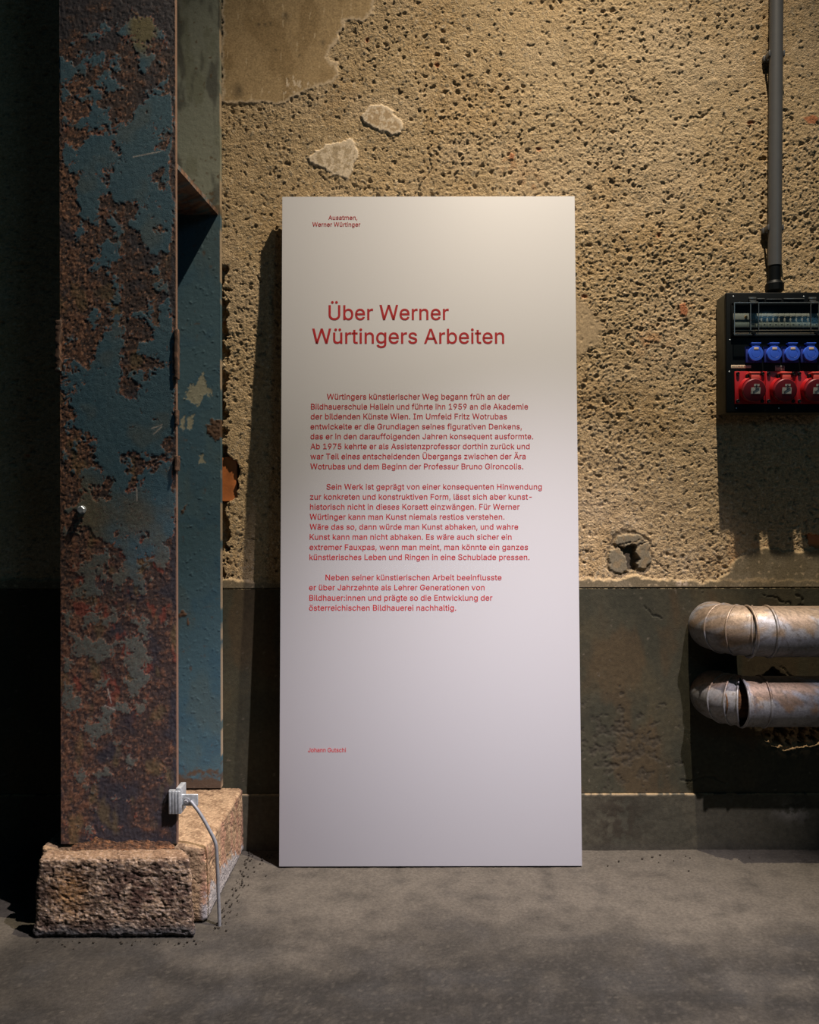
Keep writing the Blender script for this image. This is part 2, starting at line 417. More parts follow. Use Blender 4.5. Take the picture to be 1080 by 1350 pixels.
P_HOLE = wp([(1004,962),(1018,953),(1150,953),(1150,975),(1112,990),(1085,981),(1062,987),(1040,990),(1020,984),(1008,975)])
P_HOLE2 = wp([(1000,893),(1014,886),(1018,879),(1025,886),(1036,893)])
def dado_relief(X, Z):
    fl = fbm(X, Z, 28, 4, 211, 0.6); big = fbm(X, Z, 4, 3, 221)
    h = 0.008 + 0.0003*big + 0.00004*fl
    # flaking, pitted area low beside the board
    q = at(818, 985, 0); area = np.exp(-(((X-q.x)/0.19)**2+((Z-q.z)/0.16)**2))
    q2 = at(60, 790, 0); area = np.maximum(area, 0.3*np.exp(-(((X-q2.x)/0.3)**2+((Z-q2.z)/0.2)**2)))
    fk = sst(0.15, 0.32, fl*0.45 + 1.5*area - 1.15)
    d, r = worley(X+0.0013*fl, Z, 70, 231)
    h = h - fk*(0.0010 + 0.0014*(r > 0.4)*(1-sst(0.1, 0.5, d))) + 0.0003*fbm(X, Z, 90, 2, 241)*fk + 0.00012*fbm(X, Z, 55, 3, 245)*sst(-0.4, 1.0, big+area)
    c = np.ones(X.shape+(3,))*np.array((0.050, 0.046, 0.028))
    c = mix(c, (0.068, 0.055, 0.028), 0.6*sst(-0.2, 1.2, fbm(X, Z, 3.0, 4, 251)))
    c = mix(c, (0.030, 0.031, 0.020), 0.45*sst(0.0, 1.2, fbm(X, Z, 6.0, 4, 261)))
    c = mix(c, (0.075, 0.046, 0.020), 0.5*sst(0.4, 1.4, fbm(X, Z*0.5, 5.0, 4, 271)))
    c = mix(c, (0.045, 0.038, 0.026), fk*0.6)
    c = mix(c, (0.15, 0.125, 0.09), 0.6*sst(2.3, 2.7, fbm(X, Z, 45, 3, 281)))
    # pale upper edge: lamplight caught on the ledge, put into the colour
    c = mix(c, (0.42, 0.32, 0.17), 0.85*(1-sst(0.001, 0.0045, Z_DADO-Z))*sst(-0.9, 0.2, fl))
    x = X+0.0028*fbm(X, Z, 35, 3, 291); z = Z+0.0028*fbm(X, Z, 35, 3, 301)
    m, sd = polymask(x, z, P_HOLE, 0.003)
    rg = fbm(X, Z, 40, 4, 311, 0.6)
    h = h*(1-m) + (-0.010+0.0045*rg - 0.055*sst(0.004, 0.022, sd)*sst(-0.1, 0.5, rg))*m; c = mix(c, (0.34, 0.225, 0.115), m)
    m2 = sst(-0.035, 0.0, sd)*(1-m); c = mix(c, (0.20, 0.14, 0.08), m2*0.6*sst(-0.4, 0.6, rg)); h = h + 0.001*rg*m2
    m, sd = polymask(x, z, P_HOLE2, 0.002); h = h - 0.025*m
    for pts in ([(1005,785),(1025,790),(1045,800),(1060,798)], [(1045,778),(1056,790),(1058,805)], [(850,800),(870,815)], [(900,1030),(940,1022),(960,1034)], [(1030,880),(1045,895)], [(925,764),(926,784)]):
        for a, b in zip(pts, pts[1:]):
            (x1, z1), (x2, z2) = wp([a, b]); dx, dz = x2-x1, z2-z1
            t = np.clip(((x-x1)*dx+(z-z1)*dz)/(dx*dx+dz*dz), 0, 1)
            dd = np.hypot(x-x1-t*dx, z-z1-t*dz); h = h - 0.003*(1-sst(0.0008, 0.0030, dd))
    return h, c
xs = span((-2.6, -1.35, 0.03), (-1.35, -0.72, 0.008), (-0.72, 0.5, 0.006), (0.5, 1.40, 0.0032), (1.40, 2.0, 0.010), (2.0, 3.4, 0.03))
zs = span((Z_BASE, Z_DADO-0.012, 0.0034), (Z_DADO-0.012, Z_DADO, 0.002))
# the narrow groove under the upper plaster is left open between the two sheets
zs = zs - 0.003*(zs > Z_DADO-0.0005)
o = grid_solid('trim_1', xs, zs, wall_place, dado_relief, 0.25, M_DADO); tag(o, kind='structure')
def base_relief(X, Z):
    fl = fbm(X, Z, 26, 4, 321, 0.6)
    h = 0.016 + 0.0006*fbm(X, Z, 6, 3, 331) + 0.00025*fl
    h = h - 0.006*(1-sst(0.0, 0.004, Z_BASE-Z))*sst(-0.2, 0.6, fl)
    c = np.ones(X.shape+(3,))*np.array((0.066, 0.060, 0.041))
    c = mix(c, (0.043, 0.041, 0.029), 0.7*sst(-0.2, 1.0, fbm(X, Z, 5, 4, 341)))
    q = at(812, 1080, 0); c = mix(c, (0.030, 0.023, 0.015), 0.85*np.exp(-(((X-q.x)/0.09)**2+((Z-q.z)/0.11)**2))*sst(-1.0, 0.2, fl))
    q = at(1040, 1068, 0); c = mix(c, (0.24, 0.22, 0.19), 0.6*np.exp(-(((X-q.x+0.5*(Z-q.z))/0.05)**2+((Z-q.z)/0.03)**2))*sst(-0.5, 0.7, fl))
    c = mix(c, (0.36, 0.26, 0.14), 0.8*(1-sst(0.001, 0.005, Z_BASE-Z))*sst(-0.8, 0.4, fl))  # lit line along the top ledge, painted into the colour
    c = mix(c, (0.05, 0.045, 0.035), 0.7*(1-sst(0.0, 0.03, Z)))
    return h, c
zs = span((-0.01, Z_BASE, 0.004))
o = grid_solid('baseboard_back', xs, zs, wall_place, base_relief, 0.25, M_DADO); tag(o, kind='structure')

# ------------------------------------------------------------------ the floor
def floor_relief(X, Y):
    f1 = fbm(X, Y*1.6, 2.2, 4, 351); f2 = fbm(X, Y, 14, 4, 361); f3 = fbm(X, Y, 60, 3, 371)
    h = 0.0007*fbm(X, Y, 1.6, 2, 381) + 0.0003*f2 + 0.0003*f3
    h = h - 0.0022
    c = np.ones(X.shape+(3,))*np.array((0.0185, 0.0169, 0.0141))
    c = mix(c, (0.090, 0.079, 0.063), 0.32*sst(-0.2, 2.0, f1))
    c = mix(c, (0.034, 0.033, 0.031), 0.5*sst(0.2, 2.0, fbm(X, Y*1.8, 3.3, 4, 391)))
    c = mix(c, (0.108, 0.094, 0.072), 0.15*sst(0.0, 2.0, f2))
    c = mix(c, (0.042, 0.040, 0.037), 0.4*sst(0.4, 2.0, fbm(X, Y*0.6, 9, 4, 401)))
    c = mix(c, (0.108, 0.094, 0.072), 0.5*sst(2.7, 3.1, fbm(X, Y, 40, 3, 411)))
    c = mix(c, (0.045, 0.040, 0.034), 0.5*sst(0.4, 2.0, f3)); c = mix(c, (0.122, 0.108, 0.086), 0.25*sst(0.9, 2.4, -f3))
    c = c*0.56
    # paler near the wall: lamp falloff over the floor put into the colour
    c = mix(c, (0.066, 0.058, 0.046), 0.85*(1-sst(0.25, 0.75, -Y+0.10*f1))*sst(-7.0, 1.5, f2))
    return h, c
xs = span((-3.2, -1.3, 0.05), (-1.3, 1.35, 0.006), (1.35, 3.4, 0.05))
ys = span((-6.0, -1.9, 0.06), (-1.9, -1.0, 0.010), (-1.0, 0.06, 0.006))
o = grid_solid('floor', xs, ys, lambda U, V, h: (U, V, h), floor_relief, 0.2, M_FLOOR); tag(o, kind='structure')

# ------------------------------------------------------------------ wooden plugs in the plaster
def plug(px0, px1, py0, py1, label):
    a = at(px0, py1, 0.012); b = at(px1, py0, 0.012)
    bm = bmesh.new(); box(bm, (a.x, 0.010, a.z), (b.x, 0.046, b.z), 0.004, 2)
    m = bmesh.ops.subdivide_edges(bm, edges=bm.edges[:], cuts=3, use_grid_fill=True)
    for v in bm.verts: v.co.y += 0.0012*math.sin(v.co.z*420)
    return tag(obj('wooden_plug', bm, M_WOOD), label, 'wood plug', 'wooden plugs set in the wall')
plug(281, 312.5, 602, 661, 'orange brown wooden plug in the plaster close beside the blue steel column')
plug(1064, 1101, 703, 728, 'small orange wooden plug in the plaster under the power box, at the frame edge')

# ------------------------------------------------------------------ steel column
CY = -0.465                                   # front face
CX0, CX1 = at(79.5, 675, CY).x, at(232.5, 675, CY).x
ZTOP = 3.3
col = empty('steel_column', ((CX0+CX1)/2, -0.235, 0.2025))
tag(col, 'tall rusted steel column with flaking blue paint standing on stone blocks', 'steel column', kind='thing')
CTRL = [
 (-300,[0,0,0,0,0,0]), (0,[0,0,0,0,.1,0]), (12,[0,0,.05,.05,.35,0]), (37,[.03,.1,.2,.2,.5,.1]), (62,[.4,.55,.4,.3,.6,.3]), (87,[.6,.75,.3,.3,.6,.35]), (112,[.3,.5,.4,.15,.5,.4]),
 (137,[.3,.6,.3,.1,.55,.75]), (162,[.25,.88,.6,.45,.85,.85]), (187,[.2,.9,.85,.72,.95,.8]), (212,[.25,.92,.9,.78,.9,.5]), (237,[.15,.85,.72,.82,.85,.5]),
 (262,[.08,.85,.6,.75,.75,.75]), (287,[.08,.4,.4,.35,.9,.85]), (312,[.05,.4,.42,.3,.8,.7]), (337,[0,.2,.4,.2,.55,.4]), (362,[0,.15,.3,.1,.3,.3]), (387,[0,.1,.3,.1,.2,.3]),
 (412,[0,.2,.35,.45,.3,.75]), (437,[.1,.3,.6,.35,.3,.8]), (462,[.25,.6,.8,.2,.4,.8]), (487,[.45,.8,.85,.15,.7,.8]), (512,[.8,.9,.95,.45,.6,.9]), (537,[.4,.92,1,1,1,.95]),
 (562,[.35,.85,1,1,1,.9]), (587,[.3,.7,1,1,.85,.65]), (612,[.2,.45,.55,.4,.45,.7]), (637,[.2,.55,.6,.7,.85,.7]), (662,[.3,.6,.85,1,1,.9]), (687,[.25,.6,.9,1,1,.9]),
 (712,[.25,.5,.75,.5,.6,.6]), (737,[.2,.5,.7,.6,.7,.35]), (762,[.2,.5,.7,.5,.35,.2]), (787,[.25,.4,.45,.3,.2,.1]), (825,[.35,.5,.45,.3,.3,.25]), (875,[.4,.45,.35,.42,.32,.25]),
 (925,[.35,.5,.3,.2,.25,.15]), (975,[.15,.35,.25,.28,.12,.1]), (1025,[.1,.4,.35,.2,.05,.1]), (1075,[.05,.25,.2,.1,0,0]), (1130,[0,.05,.05,0,0,0])]
def flange_relief(U, V):
    f = FPX/(CY-CAM.y)
    py = 675 - (V-CAM.z)*f; px = 540 + U*f
    rows = np.array([r[0] for r in CTRL], float); vals = np.array([r[1] for r in CTRL], float)
    cols = np.array([92, 118, 143, 168, 193, 214.0])
    wpx = 2.5*fbm(U, V, 22, 3, 421); wpy = 3.5*fbm(U, V, 22, 3, 431)
    ri = np.interp(py+wpy, rows, np.arange(len(rows))); ci = np.interp(px+wpx, cols, np.arange(6))
    r0 = np.clip(np.floor(ri).astype(int), 0, len(rows)-2); c0 = np.clip(np.floor(ci).astype(int), 0, 4)
    a, b = ri-r0, ci-c0
    ctrl = (vals[r0, c0]*(1-b)+vals[r0, c0+1]*b)*(1-a) + (vals[r0+1, c0]*(1-b)+vals[r0+1, c0+1]*b)*a
    # the right edge is bare almost everywhere
    n = fbm(U, V, 15, 6, 441, 0.60)
    ranks = np.argsort(np.argsort(n.ravel())).reshape(n.shape)/n.size
    edge = np.minimum(U-CX0, CX1-U)
    ctrl = ctrl - 0.55*(1-sst(0.0, 0.018, CX1-U+0.006*n)) - 0.25*(1-sst(0, 0.012, U-CX0))
    s = 1.35*(ctrl-0.5) - (ranks-0.5) + 0.01
    fine = fbm(U, V, 130, 3, 451, 0.7); flake = fbm(U, V, 60, 4, 455, 0.65)
    s = s + 0.028*fine + 0.050*flake - 0.5*sst(1.75, 2.1, flake)
    paint = sst(-0.012, 0.012, s)
    rim = (1-paint)*np.exp(-((s+0.03)/0.045)**2)
    rimp = paint*np.exp(-((s-0.015)/0.02)**2)
    low = sst(610, 770, py + 40*fbm(U, V, 9, 3, 446))                                    # lower down the paint is a grey-green bloom
    c = np.ones(U.shape+(3,))*np.array((0.050, 0.031, 0.027))
    lum = fbm(U, V, 48, 4, 461, 0.65)
    left = sst(-0.1, 0.7, 1.0-(U-CX0)/(0.45*(CX1-CX0)))*sst(60, 130, py)
    c = mix(c, (0.17, 0.076, 0.042), np.clip(0.75*sst(0.1, 2.0, lum + 1.0*left - 0.1) , 0, 1))
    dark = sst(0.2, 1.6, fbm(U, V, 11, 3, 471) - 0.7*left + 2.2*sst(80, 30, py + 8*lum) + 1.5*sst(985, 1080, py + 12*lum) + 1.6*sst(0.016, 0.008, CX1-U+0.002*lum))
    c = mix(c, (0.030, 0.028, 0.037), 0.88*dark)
    c = mix(c, (0.40, 0.20, 0.115), 0.8*(1-0.85*dark)*(1-0.55*sst(640, 760, py))*sst(1.1, 2.0, fbm(U, V, 110, 3, 481, 0.7)+0.8*left))
    c = mix(c, (0.26, 0.075, 0.040), 0.8*rim*sst(-0.4, 0.6, fbm(U, V, 30, 3, 491)))
    c = mix(c, (0.42, 0.21, 0.13), 0.7*rim*sst(0.3, 1.1, fbm(U, V, 90, 2, 501)))
    c = mix(c, (0.20, 0.045, 0.028), 0.8*sst(1.0, 1.8, fbm(U, V*0.6, 24, 4, 511))*sst(680, 720, py)*(1-sst(900, 960, py)))
    c = mix(c, (0.17, 0.12, 0.045), 0.45*sst(0.7, 2.0, fbm(U, V*0.5, 18, 3, 516))*sst(300, 420, py)*(1-paint))
    pc = np.ones(U.shape+(3,))*np.array((0.055, 0.122, 0.160))
    pc = mix(pc, (0.044, 0.110, 0.152), 0.8*sst(-0.2, 1, fbm(U, V, 9, 3, 521)))
    pc = mix(pc, (0.095, 0.125, 0.125), 0.6*sst(0.3, 1.8, fbm(U, V, 10, 3, 531)))
    pc = mix(pc, (0.120, 0.116, 0.085), low*0.8)
    q = 1-sst(12, 26, np.hypot((px-190), (py-35)*0.55)); pc = mix(pc, (0.19, 0.145, 0.05), q*0.85)
    pc = mix(pc, (0.16, 0.135, 0.075), 0.7*np.exp(-((px-110)/28)**2)*sst(610, 640, py)*(1-sst(690, 720, py)))
    pc = mix(pc, (0.30, 0.31, 0.30), 0.7*sst(2.5, 2.9, fbm(U, V, 80, 2, 541)))
    pp = paint*(1-low*0.35*sst(-0.3, 0.5, fine))
    c = c*(1-pp[..., None]) + pc*pp[..., None]
    c = mix(c, (0.30, 0.215, 0.17), 0.45*rimp*sst(0.1, 0.8, fbm(U, V, 60, 2, 551)))
    for a_, b_ in (((176, 207), (211, 200)), ((200, 565), (214, 560)), ((203, 572), (213, 563)), ((180, 643), (181, 660)), ((142, 908), (147, 927)), ((138, 930), (152, 936))):
        (x1, z1), (x2, z2) = wp([a_, b_], CY); dx, dz = x2-x1, z2-z1
        t = np.clip(((U-x1)*dx+(V-z1)*dz)/(dx*dx+dz*dz), 0, 1); d = np.hypot(U-x1-t*dx, V-z1-t*dz)
        c = mix(c, (0.55, 0.48, 0.42), 0.7*(1-sst(0.0006, 0.0022, d + 0.0002*fine)))
    h = 0.0007*paint + (1-paint)*(0.00018*lum + 0.00020*fine) + 0.00008*fbm(U, V, 70, 3, 561) + 0.0004*rim
    h = h*sst(0, 0.003, edge)
    # bare worn arris on the right
    c = mix(c, (0.20, 0.115, 0.075), 0.8*(1-sst(0.0006, 0.0030, CX1-U)))
    return h, c
us = span((CX0, CX0+0.004, 0.0015), (CX0+0.004, CX1-0.004, 0.0021), (CX1-0.004, CX1, 0.0010))
vs = span((0.2025, 2.42, 0.0024), (2.42, ZTOP, 0.012))
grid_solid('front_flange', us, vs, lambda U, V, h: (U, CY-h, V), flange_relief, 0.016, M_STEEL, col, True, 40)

BY = -0.040
BX1 = at(290.5, 500, BY).x; BX0 = BX1 - 0.30
Z_STIFF = at(285, 283, BY).z
P_CH1 = wp([(243,526),(250,510),(259,505),(267,490),(272,500),(277,512),(279,522),(270,520),(262,535),(250,528)], BY)
P_CH2 = wp([(249,548),(256,545),(255,560),(250,570),(246,566)], BY)
P_CH2b = wp([(240,552),(244,548),(243,562),(240,568)], BY)
P_CH3 = wp([(263,601),(267,597),(269,610),(264,612)], BY)
P_RUST = wp([(272,562),(280,553),(294,550),(296,575),(285,580),(275,575)], BY)
P_RUST2 = wp([(238,676),(246,664),(247,668),(240,680)], BY)
P_RUST3 = wp([(237,806),(243,803),(244,813),(238,813)], BY)
P_RUST4 = wp([(245,818),(249,815),(250,824),(246,824)], BY)
def back_flange_relief(U, V):
    c = np.ones(U.shape+(3,))*np.array((0.042, 0.088, 0.112))
    n = fbm(U, V, 8, 4, 571); f = fbm(U, V, 70, 3, 581)
    c = mix(c, (0.030, 0.075, 0.108), 0.7*sst(0, 1, n))
    c = mix(c, (0.055, 0.085, 0.088), 0.6*sst(0.3, 1.6, fbm(U, V*0.5, 7, 4, 591)))
    up = sst(-0.01, 0.01, V-Z_STIFF)
    upc = np.ones(U.shape+(3,))*np.array((0.185, 0.195, 0.150))
    upc = mix(upc, (0.13, 0.135, 0.09), 0.7*sst(0.2, 1.2, fbm(U, V*0.4, 12, 4, 601)))
    upc = mix(upc, (0.055, 0.055, 0.045), 0.8*sst(0.9, 2.2, fbm(U, V*0.3, 16, 4, 611)+0.9*sst(2.35, 2.6, V)))
    upc = mix(upc, (0.085, 0.055, 0.025), 0.85*sst(0.4, 1.2, fbm(U, V, 45, 4, 621)-1.3+2.2*np.exp(-((V-Z_STIFF)/0.08)**2)))
    c = c*(1-up[..., None]) + upc*up[..., None]
    x = U+0.0030*fbm(U, V, 60, 3, 631); z = V+0.0030*fbm(U, V, 60, 3, 641)
    h = 0.00013*n + 0.00008*f
    d, r = worley(x, z, 75, 651); bump = (r > 0.80)*(1-sst(0.08, 0.30, d)); h = h + 0.0011*bump*(1-0.8*up)
    for P in (P_CH1, P_CH2, P_CH2b, P_CH3):
        m, sd = polymask(x, z, P, 0.0015); c = mix(c, (0.25, 0.235, 0.165), m*0.9); h = h - 0.0005*m
    for P in (P_RUST, P_RUST2, P_RUST3, P_RUST4):
        m, sd = polymask(x, z, P, 0.002); c = mix(c, (0.075, 0.040, 0.022), m); h = h + (0.0005*fbm(U, V, 120, 3, 661)+0.0012)*m
    c = mix(c, (0.07, 0.040, 0.022), 0.9*sst(0.0, 0.5, 0.22*fbm(U, V, 45, 4, 575)+1.1*sst(0.29, 0.205, V)-0.35))
    c = mix(c, (0.40, 0.29, 0.18), 0.7*(1-sst(0.0003, 0.0016, BX1-U))*sst(-0.6, 0.2, n))
    h = h*sst(0, 0.003, BX1-U)
    return h, c
us = span((BX0, BX1-0.17, 0.02), (BX1-0.17, BX1-0.004, 0.0024), (BX1-0.004, BX1, 0.001))
vs = span((0.2025, 2.72, 0.0026), (2.72, ZTOP, 0.012))
grid_solid('back_flange', us, vs, lambda U, V, h: (U, BY-h, V), back_flange_relief, 0.026, M_PAINT, col, True, 40)
def flat_tint(bm_obj, fn):
    """give a mesh object a 'tint' attribute from fn(x, y, z) -> colour"""
    me = bm_obj.data; n = len(me.vertices)
    co = np.empty(n*3, np.float32); me.vertices.foreach_get('co', co); co = co.reshape(-1, 3).astype(float)
    c = np.ones((n, 4), np.float32); c[:, :3] = fn(co[:, 0], co[:, 1], co[:, 2])
    a = me.attributes.new('tint', 'FLOAT_COLOR', 'POINT'); a.data.foreach_set('color', c.ravel())
    return bm_obj
def rusty(x, y, z, paint=(0.062, 0.112, 0.130), amount=0.0):
    n = fbm(x+y*0.7, z+y*0.6, 24, 4, 671)
    c = np.ones(x.shape+(3,))*np.array(paint)
    c = mix(c, (0.075, 0.040, 0.024), sst(-0.1, 0.15, n+amount)); return mix(c, (0.24, 0.12, 0.07), 0.6*sst(0.8, 1.3, fbm(x+y, z, 70, 3, 681)))
XC = (CX0+CX1)/2
bm = bmesh.new(); box(bm, (XC-0.008, CY+0.016, 0.2025), (XC+0.008, BY-0.0001, ZTOP))
bmesh.ops.subdivide_edges(bm, edges=[e for e in bm.edges if abs(e.verts[0].co.z-e.verts[1].co.z) > 1], cuts=60)
flat_tint(obj('web', bm, M_PAINT, col), lambda x, y, z: rusty(x, y, z, amount=-0.5))
# stiffener plate between the flanges
bm = bmesh.new()
zf = at(232, 221.5, CY+0.016).z; zb = Z_STIFF
r = bmesh.ops.create_grid(bm, x_segments=30, y_segments=60, size=0.5)
T = 0.013
for v in bm.verts:
    u, w = v.co.x+0.5, v.co.y+0.5
    x1 = (CX1-0.001)*(1-w) + (BX1-0.006)*w
    y = (CY+0.016)*(1-w) + (BY-0.0005)*w
    v.co = Vector(((XC+0.008)*(1-u)+x1*u, y, zf*(1-w)+zb*w + 0.0005*mnoise.noise(Vector((u*9, w*20, 0)))))
ext = bmesh.ops.extrude_face_region(bm, geom=bm.faces[:])
for e in ext['geom']:
    if isinstance(e, bmesh.types.BMVert): e.co.z += T
flat_tint(obj('stiffener_plate', bm, M_STEEL, col, True, 40), lambda x, y, z: mix(rusty(x, y, z, amount=0.2), (0.34, 0.19, 0.12), 0.5*sst(-0.3, 0.6, fbm(x+y, z*3, 50, 3, 691))))
# remains of lugs welded to the flange edges
def lug(x0, x1, py0, py1, y0, y1, wob, label=None):
    bm = bmesh.new()
    za, zb_ = at(80, py1, CY).z, at(80, py0, CY).z
    box(bm, (x0, y0, za), (x1, y1, zb_), 0.0015, 2)
    bmesh.ops.subdivide_edges(bm, edges=[e for e in bm.edges if e.calc_length() > 0.01], cuts=26, use_grid_fill=True)
    for v in bm.verts:
        v.co += Vector((1, 0.5, 0.4))*wob*mnoise.fractal(v.co*70, 1.0, 2.0, 4)
    o = flat_tint(obj('welded_lug', bm, M_STEEL, col, True, 50), lambda x, y, z: rusty(x, y, z, amount=2.0))
    if label: o['label'] = label
lug(CX0-0.0085, CX0+0.0045, 423, 490, CY-0.010, CY+0.014, 0.0042, 'ragged reddish lug on the left edge')
lug(CX1-0.004, CX1+0.006, 434, 500, CY-0.0045, CY+0.014, 0.0012, 'dark lug on the right edge')
lug(CX1-0.003, CX1+0.0045, 601, 621, CY-0.006, CY+0.02, 0.0015)
lug(CX1-0.003, CX1+0.003, 540, 560, CY-0.004, CY+0.02, 0.0015)
# hexagon bolt
q = at(108, 672, CY)
bm = bmesh.new(); lathe(bm, (q.x, CY+0.001, q.z), (0, -1, 0), [(0.0098, 0), (0.0098, 0.008), (0.0085, 0.0095)], 6, rot=0.3)
lathe(bm, (q.x, CY, q.z), (0, -1, 0), [(0.0115, 0), (0.0115, 0.003)], 24)
b = obj('bolt', bm, M_GALV, col, True, 30); b['label'] = 'clean zinc hexagon bolt head'

# ------------------------------------------------------------------ stone blocks below the column
def rough_block(name, corners_top, corners_bot, res, rnd, amp, tint, seed, parent=None):
    """eight-cornered stone: corners (x, y, z) front-left, front-right, back-right, back-left"""
    bm = bmesh.new(); bmesh.ops.create_cube(bm, size=2.0)
    bmesh.ops.subdivide_edges(bm, edges=bm.edges[:], cuts=res, use_grid_fill=True)
    ct = [Vector(c) for c in corners_top]; cb = [Vector(c) for c in corners_bot]
    bl = lambda c, a, b: (c[0]*(1-a)+c[1]*a)*(1-b) + (c[3]*(1-a)+c[2]*a)*b
    size = Vector(((ct[1]-ct[0]).length, (ct[2]-ct[1]).length, (ct[0]-cb[0]).length))
    def pos(v):
        p = Vector(v)
        # rounded cube in size-aware coordinates
        q = Vector([p[i]*size[i]/2 for i in range(3)])
        inner = Vector([max(-(size[i]/2-rnd), min(size[i]/2-rnd, q[i])) for i in range(3)])
        d = q-inner
        if d.length > 1e-9: q = inner + d.normalized()*min(rnd, d.length) if sum(abs(x) > 1e-9 for x in d) > 1 else q
        a, b, t = q.x/size.x+0.5, q.y/size.y+0.5, q.z/size.z+0.5
        return bl(cb, a, b)*(1-t) + bl(ct, a, b)*t
    vs = [v for v in bm.verts]
    newp = [pos(v.co) for v in vs]
    for v, p in zip(vs, newp): v.co = p
    bm.normal_update()
    bmesh.ops.recalc_face_normals(bm, faces=bm.faces)
    off = Vector((seed*3.1, seed*1.7, 0))
    for v in vs:
        p = v.co+off; n = v.normal
        d = amp*0.7*mnoise.fractal(p*13, 1.0, 2.0, 3) + amp*0.42*mnoise.fractal(p*110, 0.6, 2.0, 3)
        k = mnoise.fractal(p*55+Vector((7, 3, 1)), 0.8, 2.0, 3)
        d -= amp*0.7*max(0.0, min(1.0, (k-0.35)/0.30))
        v.co = v.co + n*d
        if v.co.z < 0.002: v.co.z = 0.0
    o = obj(name, bm, M_STONE, parent, True, 60)
    return flat_tint(o, tint)
def stone_tint(x, y, z):
    n = fbm(x+0.3*y, z+0.5*y, 22, 5, 701, 0.65); f = fbm(x, z+y, 110, 3, 711)
    c = np.ones(x.shape+(3,))*np.array((0.18, 0.124, 0.080))
    c = mix(c, (0.070, 0.046, 0.034), 0.9*sst(-0.3, 0.5, n))
    c = mix(c, (0.40, 0.31, 0.24), 0.7*sst(0.4, 1.2, f-0.4*n))
    c = mix(c, (0.30, 0.15, 0.045), 0.6*np.exp(-(((x+0.845)/0.04)**2+((z-0.11)/0.05)**2)))
    c = mix(c, (0.085, 0.042, 0.030), 0.7*np.exp(-(((x+0.66)/0.08)**2+((z-0.11)/0.05)**2))*sst(-0.8, 0.3, n))
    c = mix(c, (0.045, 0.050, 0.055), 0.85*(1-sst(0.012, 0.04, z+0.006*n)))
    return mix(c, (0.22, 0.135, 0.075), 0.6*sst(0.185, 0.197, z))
fb = -0.538
T_ = lambda px, py, y: at(px, py, y)
zt = 0.198
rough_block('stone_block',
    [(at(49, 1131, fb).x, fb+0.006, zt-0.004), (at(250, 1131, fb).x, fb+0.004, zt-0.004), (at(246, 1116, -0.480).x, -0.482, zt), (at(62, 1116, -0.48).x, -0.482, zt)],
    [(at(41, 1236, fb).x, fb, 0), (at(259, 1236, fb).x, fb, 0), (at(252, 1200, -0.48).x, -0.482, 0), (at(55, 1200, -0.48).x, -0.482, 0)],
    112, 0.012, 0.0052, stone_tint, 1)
blk = bpy.data.objects['stone_block']
tag(blk, 'rough brown stone block in front of the rusted column foot, pitted face', 'stone block')
def foot_tint(x, y, z):
    n = fbm(x+0.6*y, z+0.8*y, 20, 5, 721, 0.65); f = fbm(x+0.2*z, y+z, 120, 3, 731)
    c = np.ones(x.shape+(3,))*np.array((0.29, 0.195, 0.115))
    c = mix(c, (0.16, 0.098, 0.055), 0.8*sst(-0.2, 0.7, n))
    c = mix(c, (0.42, 0.30, 0.18), 0.6*sst(0.4, 1.2, f))
    side = sst(-0.545, -0.530, x)*(1-sst(0.185, 0.195, z))
    c = mix(c, (0.30, 0.155, 0.105), 0.6*side*sst(-0.3, 0.8, fbm(y, z*0.7, 16, 3, 741)))
    # grey mortar at the foot of the side
    m = side*(1-sst(-0.008, 0.008, z-0.062-0.012*n+0.05*sst(-0.2, -0.05, y)))
    c = mix(c, (0.27, 0.265, 0.26), 0.9*m)
    return mix(c, (0.10, 0.06, 0.038), 0.75*sst(0.194, 0.20, z)*sst(-0.16, -0.05, y+0.03*n))
xr = -0.523
rough_block('concrete_footing',
    [(-0.95, -0.466, 0.197), (xr-0.002, -0.466, 0.196), (xr+0.002, -0.012, 0.197), (-0.95, -0.012, 0.197)],
    [(-0.95, -0.468, 0), (xr, -0.468, 0), (xr+0.004, -0.012, 0), (-0.95, -0.012, 0)],
    112, 0.012, 0.0036, foot_tint, 2)
ft = bpy.data.objects['concrete_footing']
tag(ft, 'weathered concrete footing under the steel column, reaching back to the wall', 'concrete footing')

bm = bmesh.new()
bmesh.ops.create_grid(bm, x_segments=90, y_segments=24, size=0.5)
for v in bm.verts:
    u, w = v.co.x+0.5, v.co.y+0.5
    x = CX0+0.03 + u*(CX1-CX0-0.035); y = CY-0.003 - w*0.011
    p = Vector((x*22, 3.0, 1.0)); e = min(1, 8*u, 8*(1-u))
    hgt = max(0.0, 0.004+0.018*(0.5+0.8*mnoise.noise(p)+0.35*mnoise.noise(p*3)))*e*max(0, 1-w)**1.4
    v.co = Vector((x, y - 0.0022*abs(mnoise.noise(Vector((x*110, w*11, 4)))), 0.190 + 0.010*(1-w) + hgt*(1+0.35*mnoise.noise(Vector((x*90, w*7, 5)))) + 0.0022*mnoise.noise(Vector((x*160, w*14, 0)))))
ext = bmesh.ops.extrude_face_region(bm, geom=bm.faces[:])
for e in ext['geom']:
    if isinstance(e, bmesh.types.BMVert): e.co.z = 0.185
g = flat_tint(obj('rust_debris', bm, M_STONE, None, True, 60), lambda x, y, z: mix(mix(np.ones(x.shape+(3,))*np.array((0.10, 0.052, 0.030)), (0.20, 0.095, 0.045), sst(0, 1, fbm(x, y+z, 60, 3, 801))), (0.05, 0.03, 0.02), sst(0.3, 1.2, fbm(x, y+z, 110, 3, 811))))
tag(g, 'brown rust crumbs heaped along the foot of the steel column', 'rust crumbs', kind='stuff')

